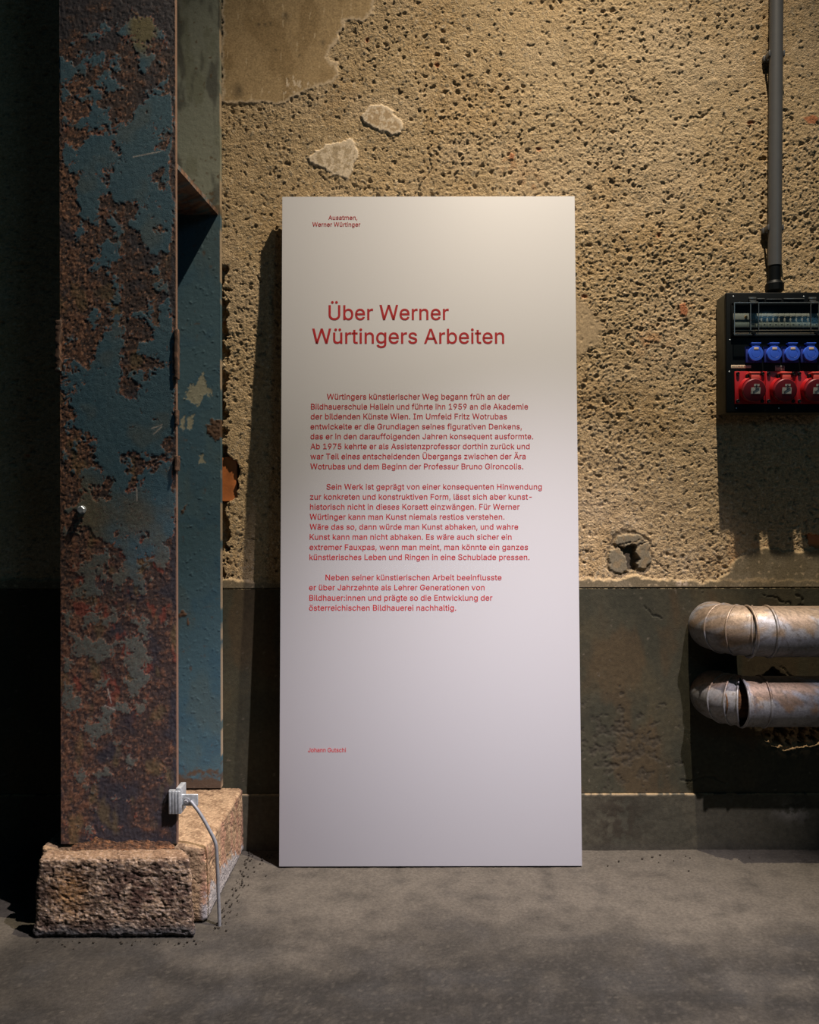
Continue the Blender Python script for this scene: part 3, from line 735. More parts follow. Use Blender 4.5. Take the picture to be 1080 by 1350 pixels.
# ------------------------------------------------------------------ grounding clamp with its rod
gy = CY
cl = empty('grounding_clamp', (at(247, 1055, gy).x, gy, at(247, 1055, gy).z))
tag(cl, 'galvanised clamp on the column edge with a bent grey rod down to the floor', 'grounding clamp')
a = at(222.5, 1073, gy-0.012); b_ = at(238.5, 1042, gy-0.012)
bm = bmesh.new()
box(bm, (a.x, gy-0.014, a.z), (b_.x, gy-0.0015, b_.z), 0.0012, 2)
for k in range(4):
    x = a.x + (b_.x-a.x)*(0.14+0.24*k)
    box(bm, (x-0.0028, gy-0.0168, a.z+0.001), (x+0.0028, gy-0.012, b_.z-0.001), 0.0011, 2)
box(bm, (CX1+0.0012, gy-0.0135, a.z), (b_.x+0.001, gy+0.034, b_.z+0.006), 0.001, 2)
box(bm, (a.x+0.006, gy+0.0275, a.z+0.002), (b_.x, gy+0.034, b_.z-0.002), 0.001, 2)
obj('clip', bm, M_GALV, cl)
la = at(239.5, 1062, gy); lb = at(261.5, 1046.5, gy)
bm = bmesh.new(); box(bm, (la.x, gy-0.004, la.z), (lb.x, gy+0.001, lb.z), 0.0022, 3); obj('lug', bm, M_GALV, cl)
q = at(246.5, 1055.5, gy)
bm = bmesh.new(); lathe(bm, (q.x, gy-0.0035, q.z), (0, -1, 0), [(0.0085, 0), (0.0085, 0.002)], 24)
lathe(bm, (q.x, gy-0.0035, q.z), (0, -1, 0), [(0.0055, 0), (0.0055, 0.007), (0.0045, 0.008)], 6)
o = obj('bolt', bm, M_ROD, cl, True, 30)
pts = []
ctrlp = [(251, 1056), (256, 1062), (262, 1070), (270, 1083), (277, 1096), (282.5, 1107), (285, 1116), (286, 1130), (287, 1150), (288, 1180), (289.5, 1215)]
cv = [at(x, y, -0.474) for x, y in ctrlp]
for i in range(len(cv)-1):
    p0, p1, p2, p3 = cv[max(i-1, 0)], cv[i], cv[i+1], cv[min(i+2, len(cv)-1)]
    for t in np.linspace(0, 1, 6)[:-1]:
        pts.append(0.5*((2*p1) + (p2-p0)*t + (2*p0-5*p1+4*p2-p3)*t*t + (3*p1-p0-3*p2+p3)*t**3))
pts.append(Vector((cv[-1].x, cv[-1].y, -0.01)))
bm = bmesh.new(); tube(bm, pts, 0.0046, 14); obj('rod', bm, M_ROD, cl)

# ------------------------------------------------------------------ information board
BW0, BW1 = at(368, 1142.5, -0.138).x, at(767.6, 1142.5, -0.138).x
YB, YT = -0.138, -0.050
ztop = at(560, 259, YT).z
Vb = Vector((0, YT-YB, ztop)); H = Vb.length; Vd = Vb/H
Nd = Vector((0, -Vd.z, Vd.y))                        # towards the viewer
TH = 0.024
org = Vector((0, YB, 0.002))
board = empty('information_board', ((BW0+BW1)/2, YB, 0.0))
tag(board, 'tall white exhibition text board with red lettering leaning against the wall', 'information board')
bm = bmesh.new()
box(bm, (BW0, 0, 0), (BW1, TH, H-0.002), 0.0008, 2)
Mb = Matrix(((1, 0, 0, org.x), (0, -Nd.y, Vd.y, org.y), (0, -Nd.z, Vd.z, org.z), (0, 0, 0, 1)))
for v in bm.verts: v.co = Mb @ v.co
obj('panel', bm, M_BOARD, board, True, 30)
def on_board(px, py):
    r = ray(px, py); t = (org-CAM).dot(Nd)/r.dot(Nd); p = CAM + r*t - org
    return p.x, p.dot(Vd)
# letter outlines: character, advance width, then ';' filled shapes, each an outline with '/' counters
GLYPHS = {}
for ln in """ 188
,188;38,-119 68,71 137,71 84,-119
-453;337,244 337,188 114,188 114,244
.188;95,-4 83,-3 73,1 63,9 55,18 51,29 50,41 51,53 55,64 63,73 73,81 83,85 95,87 107,85 118,81 128,73 135,64 140,53 141,41 140,29 135,18 128,9 118,1 107,-3
1453;76,0 76,55 391,55 391,0;276,509 276,0 212,0 210,448 86,358 86,427 198,509
5453;221,-7 192,-5 165,1 140,11 118,25 99,41 83,60 71,82 63,105 60,130 122,130 125,115 130,102 138,89 148,78 160,68 173,60 188,54 204,51 221,50 241,51 259,56 276,64 291,75 304,89 314,104 322,122 326,141 328,162 326,183 321,203 314,221 303,237 290,251 275,262 257,270 238,275 218,277 201,276 184,273 167,268 152,262 139,255 128,246 67,253 96,509 366,509 366,452 151,452 135,301 148,311 162,318 178,325 194,330 212,333 229,334 252,332 274,328 294,321 313,311 330,299 345,285 358,269 370,251 379,231 386,210 390,187 391,163 388,132 381,102 369,76 352,52 332,32 309,15 282,3 253,-4
7453;97,0 323,450 62,452 62,509 391,509 391,449 165,0
9453;226,516 256,513 285,506 310,494 333,478 352,458 368,434 380,408 387,378 389,347 387,322 382,296 373,270 359,240 340,207 315,168 200,0 130,0 278,214 268,207 257,202 245,198 232,195 218,195 188,197 161,203 137,214 116,229 98,247 83,269 72,294 66,321 64,352 66,382 73,411 85,436 101,459 120,479 143,494 168,506 196,513/226,460 207,459 190,454 174,446 160,435 148,423 138,407 131,390 127,372 125,352 127,331 131,313 138,295 148,280 160,268 174,257 190,250 207,245 226,243 245,245 263,249 279,257 293,267 305,280 314,295 322,312 326,330 327,350 326,371 322,390 314,407 305,422 293,435 279,446 263,454 245,459
:188;95,-4 83,-3 73,1 63,9 55,18 51,29 50,41 51,53 55,64 63,73 73,81 83,85 95,87 107,85 118,81 128,73 135,64 140,53 141,41 140,29 135,18 128,9 118,1 107,-3;95,271 83,272 73,277 63,284 55,294 51,304 50,316 51,328 55,339 63,349 73,356 83,360 95,362 107,360 118,356 128,349 135,339 140,328 141,316 140,304 135,294 128,284 118,277 107,272
A480;16,0 201,509 276,509 463,0 395,0 287,302 272,346 239,456 233,437 222,402 213,371 204,345 191,302 85,0;110,142 110,199 370,199 370,142
B456;60,0 60,509 241,509 274,507 304,501 329,491 350,477 367,461 381,442 390,421 396,398 398,374 397,353 393,336 387,320 378,307 368,295 356,286 343,278 329,272 315,264 331,260 347,254 363,245 378,234 391,220 402,203 411,184 416,161 418,136 416,111 410,88 400,67 386,48 368,31 344,18 317,8 284,2 247,0/125,57 245,57 281,60 309,67 330,80 344,96 353,115 355,137 354,153 350,169 342,184 333,197 320,209 306,218 289,225 269,229 248,231 125,231/125,285 238,285 256,287 273,290 288,296 302,304 314,314 323,326 330,340 335,355 336,372 333,393 326,412 313,429 294,442 270,449 240,452 125,452
D502;219,0 96,0 96,57 215,57 254,60 288,68 318,81 343,99 363,122 379,149 390,181 397,216 399,255 397,294 390,329 379,361 364,388 344,410 320,428 291,441 258,449 221,452 93,452 93,509 225,509 273,505 315,495 353,478 385,455 412,426 433,391 449,351 458,306 462,255 458,205 449,159 433,119 411,83 384,54 351,31 312,14 268,3;125,509 125,0 60,0 60,509
E419;60,0 60,509 372,509 372,452 125,452 125,286 355,286 355,229 125,229 125,57 375,57 375,0
F410;60,0 60,509 369,509 369,452 125,452 125,278 346,278 346,221 125,221 125,0
G520;269,-7 225,-3 185,7 149,25 118,49 91,79 69,116 53,157 43,203 40,254 43,305 53,352 69,393 91,429 117,459 149,484 184,501 223,512 265,516 291,514 316,510 340,504 363,494 384,483 403,469 421,453 436,436 449,416 460,395 468,373 474,349 408,349 402,365 395,379 387,393 378,406 368,417 356,427 344,436 330,443 300,453 283,455 265,456 236,453 209,445 183,432 160,414 141,392 125,364 113,332 106,295 103,254 106,213 113,177 125,145 141,117 161,95 184,76 210,63 238,56 269,53 296,55 322,61 345,71 365,85 382,102 396,123 407,147 413,173 415,199 283,199 283,256 478,256 478,200 475,160 466,124 451,91 431,62 406,38 377,19 344,5 308,-4
H517;60,0 60,509 125,509 125,289 392,289 392,509 457,509 457,0 392,0 392,232 125,232 125,0
I330;60,517 270,517 270,460 198,460 198,57 270,57 270,0 60,0 60,57 132,57 132,460 60,460
J396;185,-7 143,-2 106,11 75,33 52,63 38,100 33,145 33,173 98,173 98,145 100,117 108,93 122,74 139,61 160,53 185,50 209,53 230,61 248,74 261,93 269,117 272,145 272,509 336,509 336,145 332,100 318,63 294,33 263,11 227,-2
K467;104,145 104,216 128,246 139,261 151,275 162,289 174,303 187,317 199,331 212,344 364,509 448,509 229,276;60,0 60,509 125,509 125,334 124,225 125,193 125,0;372,0 188,259 228,309 449,0
L393;60,0 60,509 125,509 125,57 361,57 361,0
N524;60,0 60,509 136,509 343,183 349,174 355,163 363,151 379,122 388,107 396,90 403,77 399,142 399,509 463,509 463,0 387,0 202,290 186,317 177,331 168,346 159,363 148,381 120,431 124,345 124,328 125,313 125,0
P445;60,0 60,509 235,509 272,506 305,499 332,487 356,471 375,452 390,430 400,404 407,377 409,348 407,318 400,291 390,265 375,243 356,223 332,207 305,195 272,188 235,186 125,186 125,0/125,242 233,242 257,244 279,248 297,256 312,266 324,279 333,294 339,310 343,328 344,348 343,367 339,385 333,402 324,416 312,428 297,439 279,446 257,451 232,452 125,452;125,186 109,186 109,242 125,242
R449;60,0 60,509 236,509 273,506 305,500 333,489 356,473 376,455 390,433 401,408 407,381 409,352 407,323 401,296 390,271 376,250 356,232 333,217 305,206 273,200 236,198 125,198 125,0/125,255 234,255 258,256 280,260 298,267 313,276 325,287 334,300 340,316 344,333 345,352 344,371 340,389 334,405 325,419 313,430 298,440 279,446 258,451 233,452 125,452;125,198 96,198 96,255 125,255;353,0 230,229 303,229 428,0
S447;224,-9 188,-7 156,-1 128,9 102,23 81,40 64,60 51,83 42,109 38,137 104,137 108,118 114,102 123,88 136,76 150,66 166,59 185,53 204,50 224,49 246,50 267,54 286,60 303,69 317,79 329,92 338,106 344,122 346,139 344,154 340,168 332,179 322,189 310,197 296,205 263,217 184,239 145,253 112,269 86,289 67,313 56,341 52,372 54,400 62,425 75,448 92,468 113,484 138,498 165,508 195,514 227,516 259,514 289,508 316,498 340,484 360,468 377,449 390,427 398,403 401,378 337,378 332,402 320,421 302,437 280,449 254,456 225,459 204,457 185,454 167,448 152,440 139,430 129,418 121,405 117,391 115,376 117,359 122,345 131,334 142,324 155,315 169,308 184,302 198,297 212,293 279,275 295,270 312,264 344,248 359,238 372,226 384,213 395,198 402,180 407,161 408,139 406,112 399,87 386,64 370,43 349,25 323,11 294,0 261,-7
T449;32,452 32,509 417,509 417,452 257,452 257,0 193,0 193,452
U517;259,-8 220,-6 186,2 154,15 126,33 103,55 85,80 71,108 63,140 60,173 60,509 124,509 124,178 126,155 132,133 141,113 153,95 169,80 187,68 208,59 232,53 259,52 285,53 309,59 331,68 349,80 364,95 377,113 385,133 391,155 393,178 393,509 457,509 457,173 454,140 446,108 433,80 414,55 391,33 363,15 332,2 297,-6
W686;24,517 92,517 210,0 146,0;310,517 376,517 210,0 146,0;310,517 376,517 540,0 476,0;594,517 662,517 540,0 476,0
a389;160,-9 137,-7 115,-3 94,5 76,15 60,29 48,45 38,63 32,84 30,108 32,128 36,146 43,161 53,174 64,184 78,193 92,200 108,206 125,211 178,220 200,223 257,231 265,235 271,240 274,246 275,272 272,285 267,297 260,307 251,315 240,322 227,327 212,330 196,331 178,330 163,327 149,322 137,316 127,309 118,301 110,292 104,283 100,274 41,291 51,313 64,331 79,346 95,358 114,368 133,375 153,380 173,383 194,384 208,384 223,382 239,379 255,375 271,369 286,360 300,350 312,336 322,320 330,301 335,278 337,251 337,0 277,0 274,52 267,43 260,34 252,25 242,16 229,8 215,1 199,-4 181,-7/170,45 192,47 211,51 228,59 242,68 254,80 263,93 270,108 274,122 276,138 276,190 267,184 221,174 210,173 161,166 147,163 134,159 122,153 112,147 103,139 97,130 93,118 92,105 93,93 96,82 102,72 109,64 119,57 130,52 142,48 156,46
b424;229,-8 208,-7 189,-3 172,4 159,12 147,21 138,31 123,50 115,59 112,0 53,0 53,509 114,509 116,319 123,327 137,346 147,355 158,364 171,373 188,379 207,383 229,384 259,382 287,374 313,361 335,342 354,320 370,293 381,261 388,227 390,189 388,151 381,116 370,84 355,57 336,34 313,16 288,3 260,-6/220,47 242,49 262,55 279,66 294,80 306,97 316,117 323,139 327,163 328,189 327,215 323,239 316,261 307,281 295,298 280,311 262,322 243,328 220,330 198,328 178,322 161,312 147,299 134,282 125,263 118,241 114,216 113,189 114,162 118,138 125,115 135,95 147,78 162,65 179,55 198,49
c396;207,-8 174,-5 144,3 117,16 93,35 72,58 56,85 44,116 37,150 34,187 37,225 44,260 56,291 72,318 93,341 117,360 144,374 174,382 207,384 226,384 243,381 260,377 276,371 291,364 305,356 318,346 330,335 340,322 349,308 356,293 362,277 303,262 300,272 278,304 270,311 252,321 242,325 231,328 207,330 184,328 163,321 145,310 130,296 118,278 108,258 102,236 98,212 96,187 98,163 102,139 108,117 118,97 130,80 145,66 163,55 184,49 207,46 220,47 232,49 253,55 262,60 271,66 279,73 292,89 297,98 301,107 304,117 363,102 357,86 350,70 341,56 331,43 319,32 306,21 292,12 277,5 261,-1 244,-5 226,-7
d424;195,-8 165,-6 137,3 111,16 89,34 70,57 55,84 43,116 36,151 34,189 36,227 43,261 55,293 70,320 89,342 112,361 137,374 165,382 196,384 218,383 237,379 253,373 267,364 278,355 287,346 295,336 308,319 311,509 372,509 372,0 313,0 310,59 295,41 287,31 277,21 266,12 252,4 236,-3 217,-7/205,47 226,49 246,55 263,65 278,78 290,95 299,115 306,138 310,162 312,189 310,216 306,241 300,263 290,282 278,299 263,312 246,322 227,328 205,330 182,328 162,322 145,311 130,298 118,281 108,261 102,239 98,215 96,189 98,163 102,139 109,117 118,97 130,80 145,66 162,55 182,49
e404;212,-8 177,-5 145,3 117,16 92,35 72,58 56,85 44,116 37,150 34,187 36,224 44,258 55,290 71,317 91,340 115,359 142,373 172,382 205,384 226,383 246,380 266,374 285,366 303,355 319,341 334,324 347,305 357,282 365,256 370,227 371,194 371,169 97,169 98,151 102,127 110,106 121,88 135,73 151,61 169,53 190,48 212,46 227,47 241,49 254,53 265,58 276,65 285,73 294,82 306,105 365,91 358,72 348,55 335,39 320,26 302,14 283,4 261,-3 237,-7/96,221 308,223 304,248 298,269 288,286 277,301 263,314 246,323 227,328 205,330 183,328 164,323 146,313 131,301 119,286 109,270 102,251 97,231;97,169 75,169 75,221 96,221 96,211 96,178
f254;228,379 228,327 6,327 6,379;81,0 81,432 82,452 87,470 96,486 107,499 120,510 135,519 152,525 169,529 187,530 201,530 212,529 243,521 227,468 195,474 178,472 164,468 154,460 147,449 143,435 142,419 142,0
g425;207,-151 180,-149 156,-146 134,-140 114,-132 97,-122 82,-110 70,-97 59,-84 51,-69 101,-41 122,-66 131,-74 142,-82 154,-88 169,-93 187,-96 207,-97 236,-95 261,-87 282,-75 298,-58 308,-34 311,-6 308,68 301,60 287,41 277,32 266,23 252,16 236,10 217,6 195,5 165,7 138,14 113,27 90,43 71,65 55,90 43,120 36,154 34,191 36,229 43,263 55,293 71,320 90,342 112,361 138,374 166,382 196,384 218,383 237,379 253,373 267,365 279,356 288,346 296,336 310,319 313,379 372,379 372,-9 370,-40 363,-67 350,-90 334,-109 314,-124 291,-136 265,-144 237,-149/205,59 227,61 246,66 264,75 278,87 290,103 300,121 307,142 311,166 312,193 311,219 307,242 300,264 291,283 279,299 264,312 247,322 227,328 205,330 182,328 163,322 145,312 130,298 118,282 109,262 102,241 98,218 96,193 98,167 102,144 109,123 118,104 131,88 145,76 163,66 183,61
h410;114,227 114,0 53,0 53,509 114,509 115,316 132,344 152,362 175,374 200,382 227,384 252,383 275,377 295,369 313,356 328,340 341,321 350,298 355,271 357,240 357,0 296,0 296,235 293,263 286,286 273,304 256,318 235,326 210,329 192,328 176,324 161,317 147,308 136,297 126,283 119,266 115,248
i167;53,0 53,379 114,379 114,0;84,443 73,444 63,448 54,455 47,463 43,472 41,483 43,494 47,504 54,512 63,518 73,522 84,524 95,522 105,518 114,512 121,504 125,494 126,483 125,472 121,463 114,455 105,448 95,444
k381;110,137 110,212 121,212 284,379 360,379 184,199 177,199;53,0 53,509 114,509 114,0;294,0 148,186 191,229 372,0
l189;139,-2 112,0 91,8 74,20 62,37 55,59 53,84 53,509 114,509 114,83 117,71 120,62 126,57 135,53 170,54 181,3
m610;53,0 53,379 112,379 113,311 122,331 132,346 144,358 158,368 172,376 187,382 203,385 219,386 245,383 268,375 287,361 303,342 314,320 317,310 326,329 337,343 350,356 364,366 381,375 398,381 417,385 437,386 458,385 478,380 497,372 514,361 529,346 541,328 550,307 555,283 557,255 557,0 496,0 496,254 493,279 485,298 473,313 456,323 438,329 419,330 402,329 387,326 374,320 363,312 353,302 345,290 340,277 336,263 335,247 335,0 274,0 274,260 272,280 265,297 253,311 238,322 220,328 199,330 185,329 171,326 158,320 145,312 135,302 126,289 119,274 115,257 114,238 114,0
n410;114,227 114,0 53,0 53,379 112,379 112,310 116,319 132,344 152,362 175,374 200,382 227,384 252,383 275,377 295,369 313,356 328,340 341,321 350,298 355,271 357,240 357,0 296,0 296,235 293,263 286,286 273,304 256,318 235,326 210,329 192,328 176,324 161,317 147,308 136,297 126,283 119,266 115,248
o415;207,-8 174,-5 144,3 117,16 93,35 72,58 56,85 44,116 37,150 34,187 37,225 44,260 56,291 72,318 93,341 117,360 144,374 174,382 207,384 241,382 271,374 299,360 323,341 343,318 359,291 371,260 379,225 381,187 379,150 371,116 359,85 343,58 323,35 299,16 271,3 241,-5/207,46 231,49 252,55 270,66 285,80 298,97 307,117 314,139 318,163 319,187 318,212 314,236 307,258 298,278 285,296 270,310 252,321 231,328 207,330 184,328 163,321 145,310 130,296 118,278 108,258 102,236 98,212 96,187 98,163 102,139 108,117 118,97 130,80 145,66 163,55 184,49
p424;53,-143 53,379 112,379 115,319 123,327 137,346 147,355 158,364 171,373 188,379 207,383 229,384 259,382 287,374 313,361 335,342 354,320 370,293 381,261 388,227 390,189 388,151 381,116 370,84 355,57 336,34 313,16 288,3 260,-6 229,-8 208,-7 189,-3 173,4 159,12 147,21 138,31 130,41 116,59 114,-143/220,47 242,49 262,55 279,66 294,80 306,97 316,117 323,139 327,163 328,189 327,215 323,239 316,261 307,281 295,298 280,311 262,322 243,328 220,330 198,328 178,322 161,312 147,299 134,282 125,263 118,241 114,216 113,189 114,162 118,138 125,115 135,95 147,78 162,65 179,55 198,49
q424;372,-143 311,-143 308,59 301,50 295,41 287,31 277,21 266,12 252,4 236,-3 217,-7 195,-8 165,-6 137,3 111,16 89,34 70,57 55,84 43,116 36,151 34,189 36,227 43,261 55,293 70,320 89,342 112,361 137,374 165,382 196,384 218,383 237,379 253,373 267,364 278,355 287,346 295,336 310,319 313,379 372,379/205,47 226,49 246,55 263,65 278,78 290,95 299,115 306,138 310,162 312,189 310,216 306,241 300,263 290,282 278,299 263,312 246,322 227,328 205,330 182,328 162,322 145,311 130,298 118,281 108,261 102,239 98,215 96,189 98,163 102,139 109,117 118,97 130,80 145,66 162,55 182,49
r259;53,0 53,379 112,379 113,321 124,339 137,354 152,367 171,377 191,383 213,385 243,384 243,322 207,326 190,324 174,321 159,315 146,306 135,296 126,284 119,269 115,254 114,237 114,0
s365;182,-8 157,-7 133,-3 112,3 93,12 76,24 62,38 50,54 41,73 36,94 94,107 101,87 111,72 124,60 141,52 160,47 181,45 206,47 227,53 244,62 258,74 265,88 268,103 266,115 262,126 254,136 243,144 229,150 212,155 149,170 118,180 92,192 72,208 58,227 50,249 47,274 49,295 55,314 65,332 79,347 95,360 115,370 137,378 161,383 187,384 212,383 234,379 254,372 271,363 286,352 299,339 309,324 318,308 324,290 268,277 262,291 254,304 243,316 228,325 210,331 187,333 166,331 147,326 131,317 119,305 111,292 109,277 110,264 115,253 124,243 136,235 152,229 172,223 229,209 261,200 287,187 306,171 320,153 328,131 331,107 329,85 323,65 312,47 298,31 281,18 260,6 236,-2 210,-7
t227;204,379 204,327 6,327 6,379;65,471 126,471 126,98 127,83 130,70 136,61 144,55 156,51 202,54 213,2 200,-2 168,-4 138,-1 113,7 92,21 77,41 68,64 65,93
u410;182,-5 158,-3 135,2 115,11 97,23 82,39 69,59 60,82 54,109 53,139 53,379 114,379 114,144 116,117 124,94 137,75 154,61 175,53 200,50 218,51 234,55 249,62 263,71 274,83 283,97 290,113 295,132 296,153 296,379 357,379 357,0 298,0 298,70 294,60 277,35 257,17 234,5 209,-3
v389;163,0 17,379 84,379 165,155 173,132 187,87 195,57 209,110 216,132 224,155 305,379 371,379 226,0
w567;138,0 23,379 87,379 133,214 140,190 154,137 161,107 168,75 170,65 172,74 186,135 192,163 252,379 316,379 362,214 368,189 382,136 388,106 395,75 397,66 399,75 406,106 420,163 480,379 545,379 429,0 368,0 319,172 309,207 305,225 295,262 291,280 283,309 281,299 277,280 267,243 263,225 248,172 199,0
x379;21,0 155,195 29,379 100,379 147,306 170,270 179,253 191,235 211,270 222,287 233,306 282,379 352,379 224,192 358,0 287,0 231,85 219,103 190,154 178,136 170,120 160,103 91,0;189,156 173,182 205,182 195,167;191,232 207,206 175,206 185,221
z380;42,0 42,46 254,321 48,323 48,379 333,379 333,331 126,58 339,56 339,0
Ä480;16,0 201,509 276,509 463,0 395,0 287,302 272,346 239,456 233,437 222,402 213,371 204,345 191,302 85,0;110,142 110,199 370,199 370,142;312,572 301,574 292,577 283,584 276,592 272,602 271,612 272,623 276,633 283,641 292,648 301,651 312,653 322,651 332,648 340,641 347,633 351,623 352,612 351,602 347,592 340,584 332,577 322,574;168,572 157,574 148,577 139,584 133,592 129,602 127,612 129,623 133,633 139,641 148,648 157,651 168,653 179,651 188,648 196,641 203,633 207,623 208,612 207,602 203,592 196,584 188,577 179,574
Ü517;259,-8 220,-6 186,2 154,15 126,33 103,55 85,80 71,108 63,140 60,173 60,509 124,509 124,178 126,155 132,133 141,113 153,95 169,80 187,68 208,59 232,53 259,52 285,53 309,59 331,68 349,80 364,95 377,113 385,133 391,155 393,178 393,509 457,509 457,173 454,140 446,108 433,80 414,55 391,33 363,15 332,2 297,-6;331,572 320,574 311,577 302,584 296,592 292,602 290,612 292,623 296,633 302,641 311,648 320,651 331,653 341,651 351,648 359,641 366,633 370,623 371,612 370,602 366,592 359,584 351,577 341,574;187,572 176,574 167,577 158,584 152,592 148,602 146,612 148,623 152,633 158,641 167,648 176,651 187,653 198,651 207,648 216,641 222,633 226,623 227,612 226,602 222,592 216,584 207,577 198,574
ä389;160,-9 137,-7 115,-3 94,5 76,15 60,29 48,45 38,63 32,84 30,108 32,128 36,146 43,161 53,174 64,184 78,193 92,200 108,206 125,211 178,220 200,223 257,231 265,235 271,240 274,246 275,272 272,285 267,297 260,307 251,315 240,322 227,327 212,330 196,331 178,330 163,327 149,322 137,316 127,309 118,301 110,292 104,283 100,274 41,291 51,313 64,331 79,346 95,358 114,368 133,375 153,380 173,383 194,384 208,384 223,382 239,379 255,375 271,369 286,360 300,350 312,336 322,320 330,301 335,278 337,251 337,0 277,0 274,52 267,43 260,34 252,25 242,16 229,8 215,1 199,-4 181,-7/170,45 192,47 211,51 228,59 242,68 254,80 263,93 270,108 274,122 276,138 276,190 267,184 221,174 210,173 161,166 147,163 134,159 122,153 112,147 103,139 97,130 93,118 92,105 93,93 96,82 102,72 109,64 119,57 130,52 142,48 156,46;261,443 251,444 241,448 233,455 226,463 222,472 221,483 222,494 226,503 233,512 241,518 251,522 261,523 272,522 281,518 290,512 296,503 300,494 301,483 300,472 296,463 290,455 281,448 272,444;117,443 107,444 97,448 89,455 82,463 78,472 77,483 78,494 82,503 89,512 97,518 107,522 117,523 128,522 138,518 146,512 152,503 156,494 158,483 156,472 152,463 146,455 138,448 128,444
ö415;207,-8 174,-5 144,3 117,16 93,35 72,58 56,85 44,116 37,150 34,187 37,225 44,260 56,291 72,318 93,341 117,360 144,374 174,382 207,384 241,382 271,374 299,360 323,341 343,318 359,291 371,260 379,225 381,187 379,150 371,116 359,85 343,58 323,35 299,16 271,3 241,-5/207,46 231,49 252,55 270,66 285,80 298,97 307,117 314,139 318,163 319,187 318,212 314,236 307,258 298,278 285,296 270,310 252,321 231,328 207,330 184,328 163,321 145,310 130,296 118,278 108,258 102,236 98,212 96,187 98,163 102,139 108,117 118,97 130,80 145,66 163,55 184,49;279,443 269,444 259,448 251,455 244,463 240,472 239,483 240,494 244,503 251,512 259,518 269,522 279,523 290,522 299,518 308,512 314,503 318,494 320,483 318,472 314,463 308,455 299,448 290,444;136,443 125,444 115,448 107,455 100,463 96,472 95,483 96,494 100,503 107,512 115,518 125,522 136,523 146,522 156,518 164,512 171,503 175,494 176,483 175,472 171,463 164,455 156,448 146,444
ü410;182,-5 158,-3 135,2 115,11 97,23 82,39 69,59 60,82 54,109 53,139 53,379 114,379 114,144 116,117 124,94 137,75 154,61 175,53 200,50 218,51 234,55 249,62 263,71 274,83 283,97 290,113 295,132 296,153 296,379 357,379 357,0 298,0 298,70 294,60 277,35 257,17 234,5 209,-3;277,443 266,444 257,448 248,455 242,463 238,472 236,483 238,494 242,503 248,512 257,518 266,522 277,523 287,522 297,518 305,512 312,503 316,494 317,483 316,472 312,463 305,455 297,448 287,444;133,443 123,444 113,448 104,455 98,463 94,472 93,483 94,494 98,503 104,512 113,518 123,522 133,523 144,522 153,518 162,512 168,503 172,494 173,483 172,472 168,463 162,455 153,448 144,444""".split('\n'):
    head, *shapes = ln[1:].split(';')
    GLYPHS[ln[0]] = (int(head), [[[tuple(int(v)/1000 for v in p.split(',')) for p in lp.split()] for lp in sh.split('/')] for sh in shapes])
CAPH = 0.517
def weight(lp, d):
    """outlines run clockwise, counters the other way: moving both to their left by d thickens the stroke"""
    new = []
    for k in range(len(lp)):
        (x0, y0), (x1, y1), (x2, y2) = lp[k-1], lp[k], lp[(k+1) % len(lp)]
        a = Vector((y0-y1, x1-x0)).normalized(); b = Vector((y1-y2, x2-x1)).normalized()
        m = a+b
        m = a if m.length < 0.3 else m.normalized()
        m = m*min(1.6, 1/max(0.2, m.dot(a)))
        new.append((x1+m.x*d, y1+m.y*d))
    return new
_glyph_cache = {}
def glyph_mesh(ch, bold):
    if (ch, bold) in _glyph_cache: return _glyph_cache[ch, bold]
    V, F = [], []
    for sh in GLYPHS[ch][1]:
        cu = bpy.data.curves.new('letter', 'CURVE'); cu.dimensions = '2D'; cu.fill_mode = 'FRONT'
        for lp in sh:
            lp = weight(lp, bold)
            sp = cu.splines.new('POLY'); sp.points.add(len(lp)-1); sp.use_cyclic_u = True
            for p, (gx, gz) in zip(sp.points, lp): p.co = (gx, gz, 0, 1)
        to = bpy.data.objects.new('letter', cu); COL.objects.link(to)
        bpy.context.view_layer.update()
        me = to.evaluated_get(bpy.context.evaluated_depsgraph_get()).to_mesh()
        n = len(V); V += [(v.co.x, v.co.y) for v in me.vertices]; F += [[i+n for i in p.vertices] for p in me.polygons]
        to.to_mesh_clear(); bpy.data.objects.remove(to); bpy.data.curves.remove(cu)
    _glyph_cache[ch, bold] = (V, F)
    return V, F
def lettering(name, lines, cap, bold=0.006):
    """lines: (text, left px, right px, baseline px). One mesh, thin vinyl letters on the board."""
    V, F = [], []
    for text, x0, x1, yb in lines:
        co, fs, pen = [], [], 0.0
        for ch in text:
            v, f = glyph_mesh(ch, bold)
            fs += [[i+len(co) for i in q] for q in f]; co += [(x+pen, y) for x, y in v]
            pen += GLYPHS[ch][0]/1000 + 0.006
        co = np.array(co)
        ax, av = on_board(x0, yb); bx, bv = on_board(x1, yb)
        mx0, mx1 = co[:, 0].min(), co[:, 0].max()
        ch = cap*(on_board(x0, yb-10)[1]-av)/10.0 / CAPH
        base = len(V)
        for c in co:
            q = (c[0]-mx0)/(mx1-mx0)
            V.append((ax + (bx-ax)*q, av + (bv-av)*q + c[1]*ch))
        F += [[i+base for i in f] for f in fs]
    me = bpy.data.meshes.new(name)
    me.from_pydata([tuple(org + Vector((u, 0, 0)) + Vd*v + Nd*0.0004) for u, v in V], [], F)
    me.validate(); me.update()
    bm = bmesh.new(); bm.from_mesh(me); bpy.data.meshes.remove(me)
    ext = bmesh.ops.extrude_face_region(bm, geom=bm.faces[:])
    for e in ext['geom']:
        if isinstance(e, bmesh.types.BMVert): e.co -= Nd*0.0007
    return obj(name, bm, M_RED, board, False)
lettering('header_lettering', [('Ausatmen,', 433.1, 471.2, 289.6), ('Werner Würtinger', 412.1, 475.3, 298.6)], 5.6)
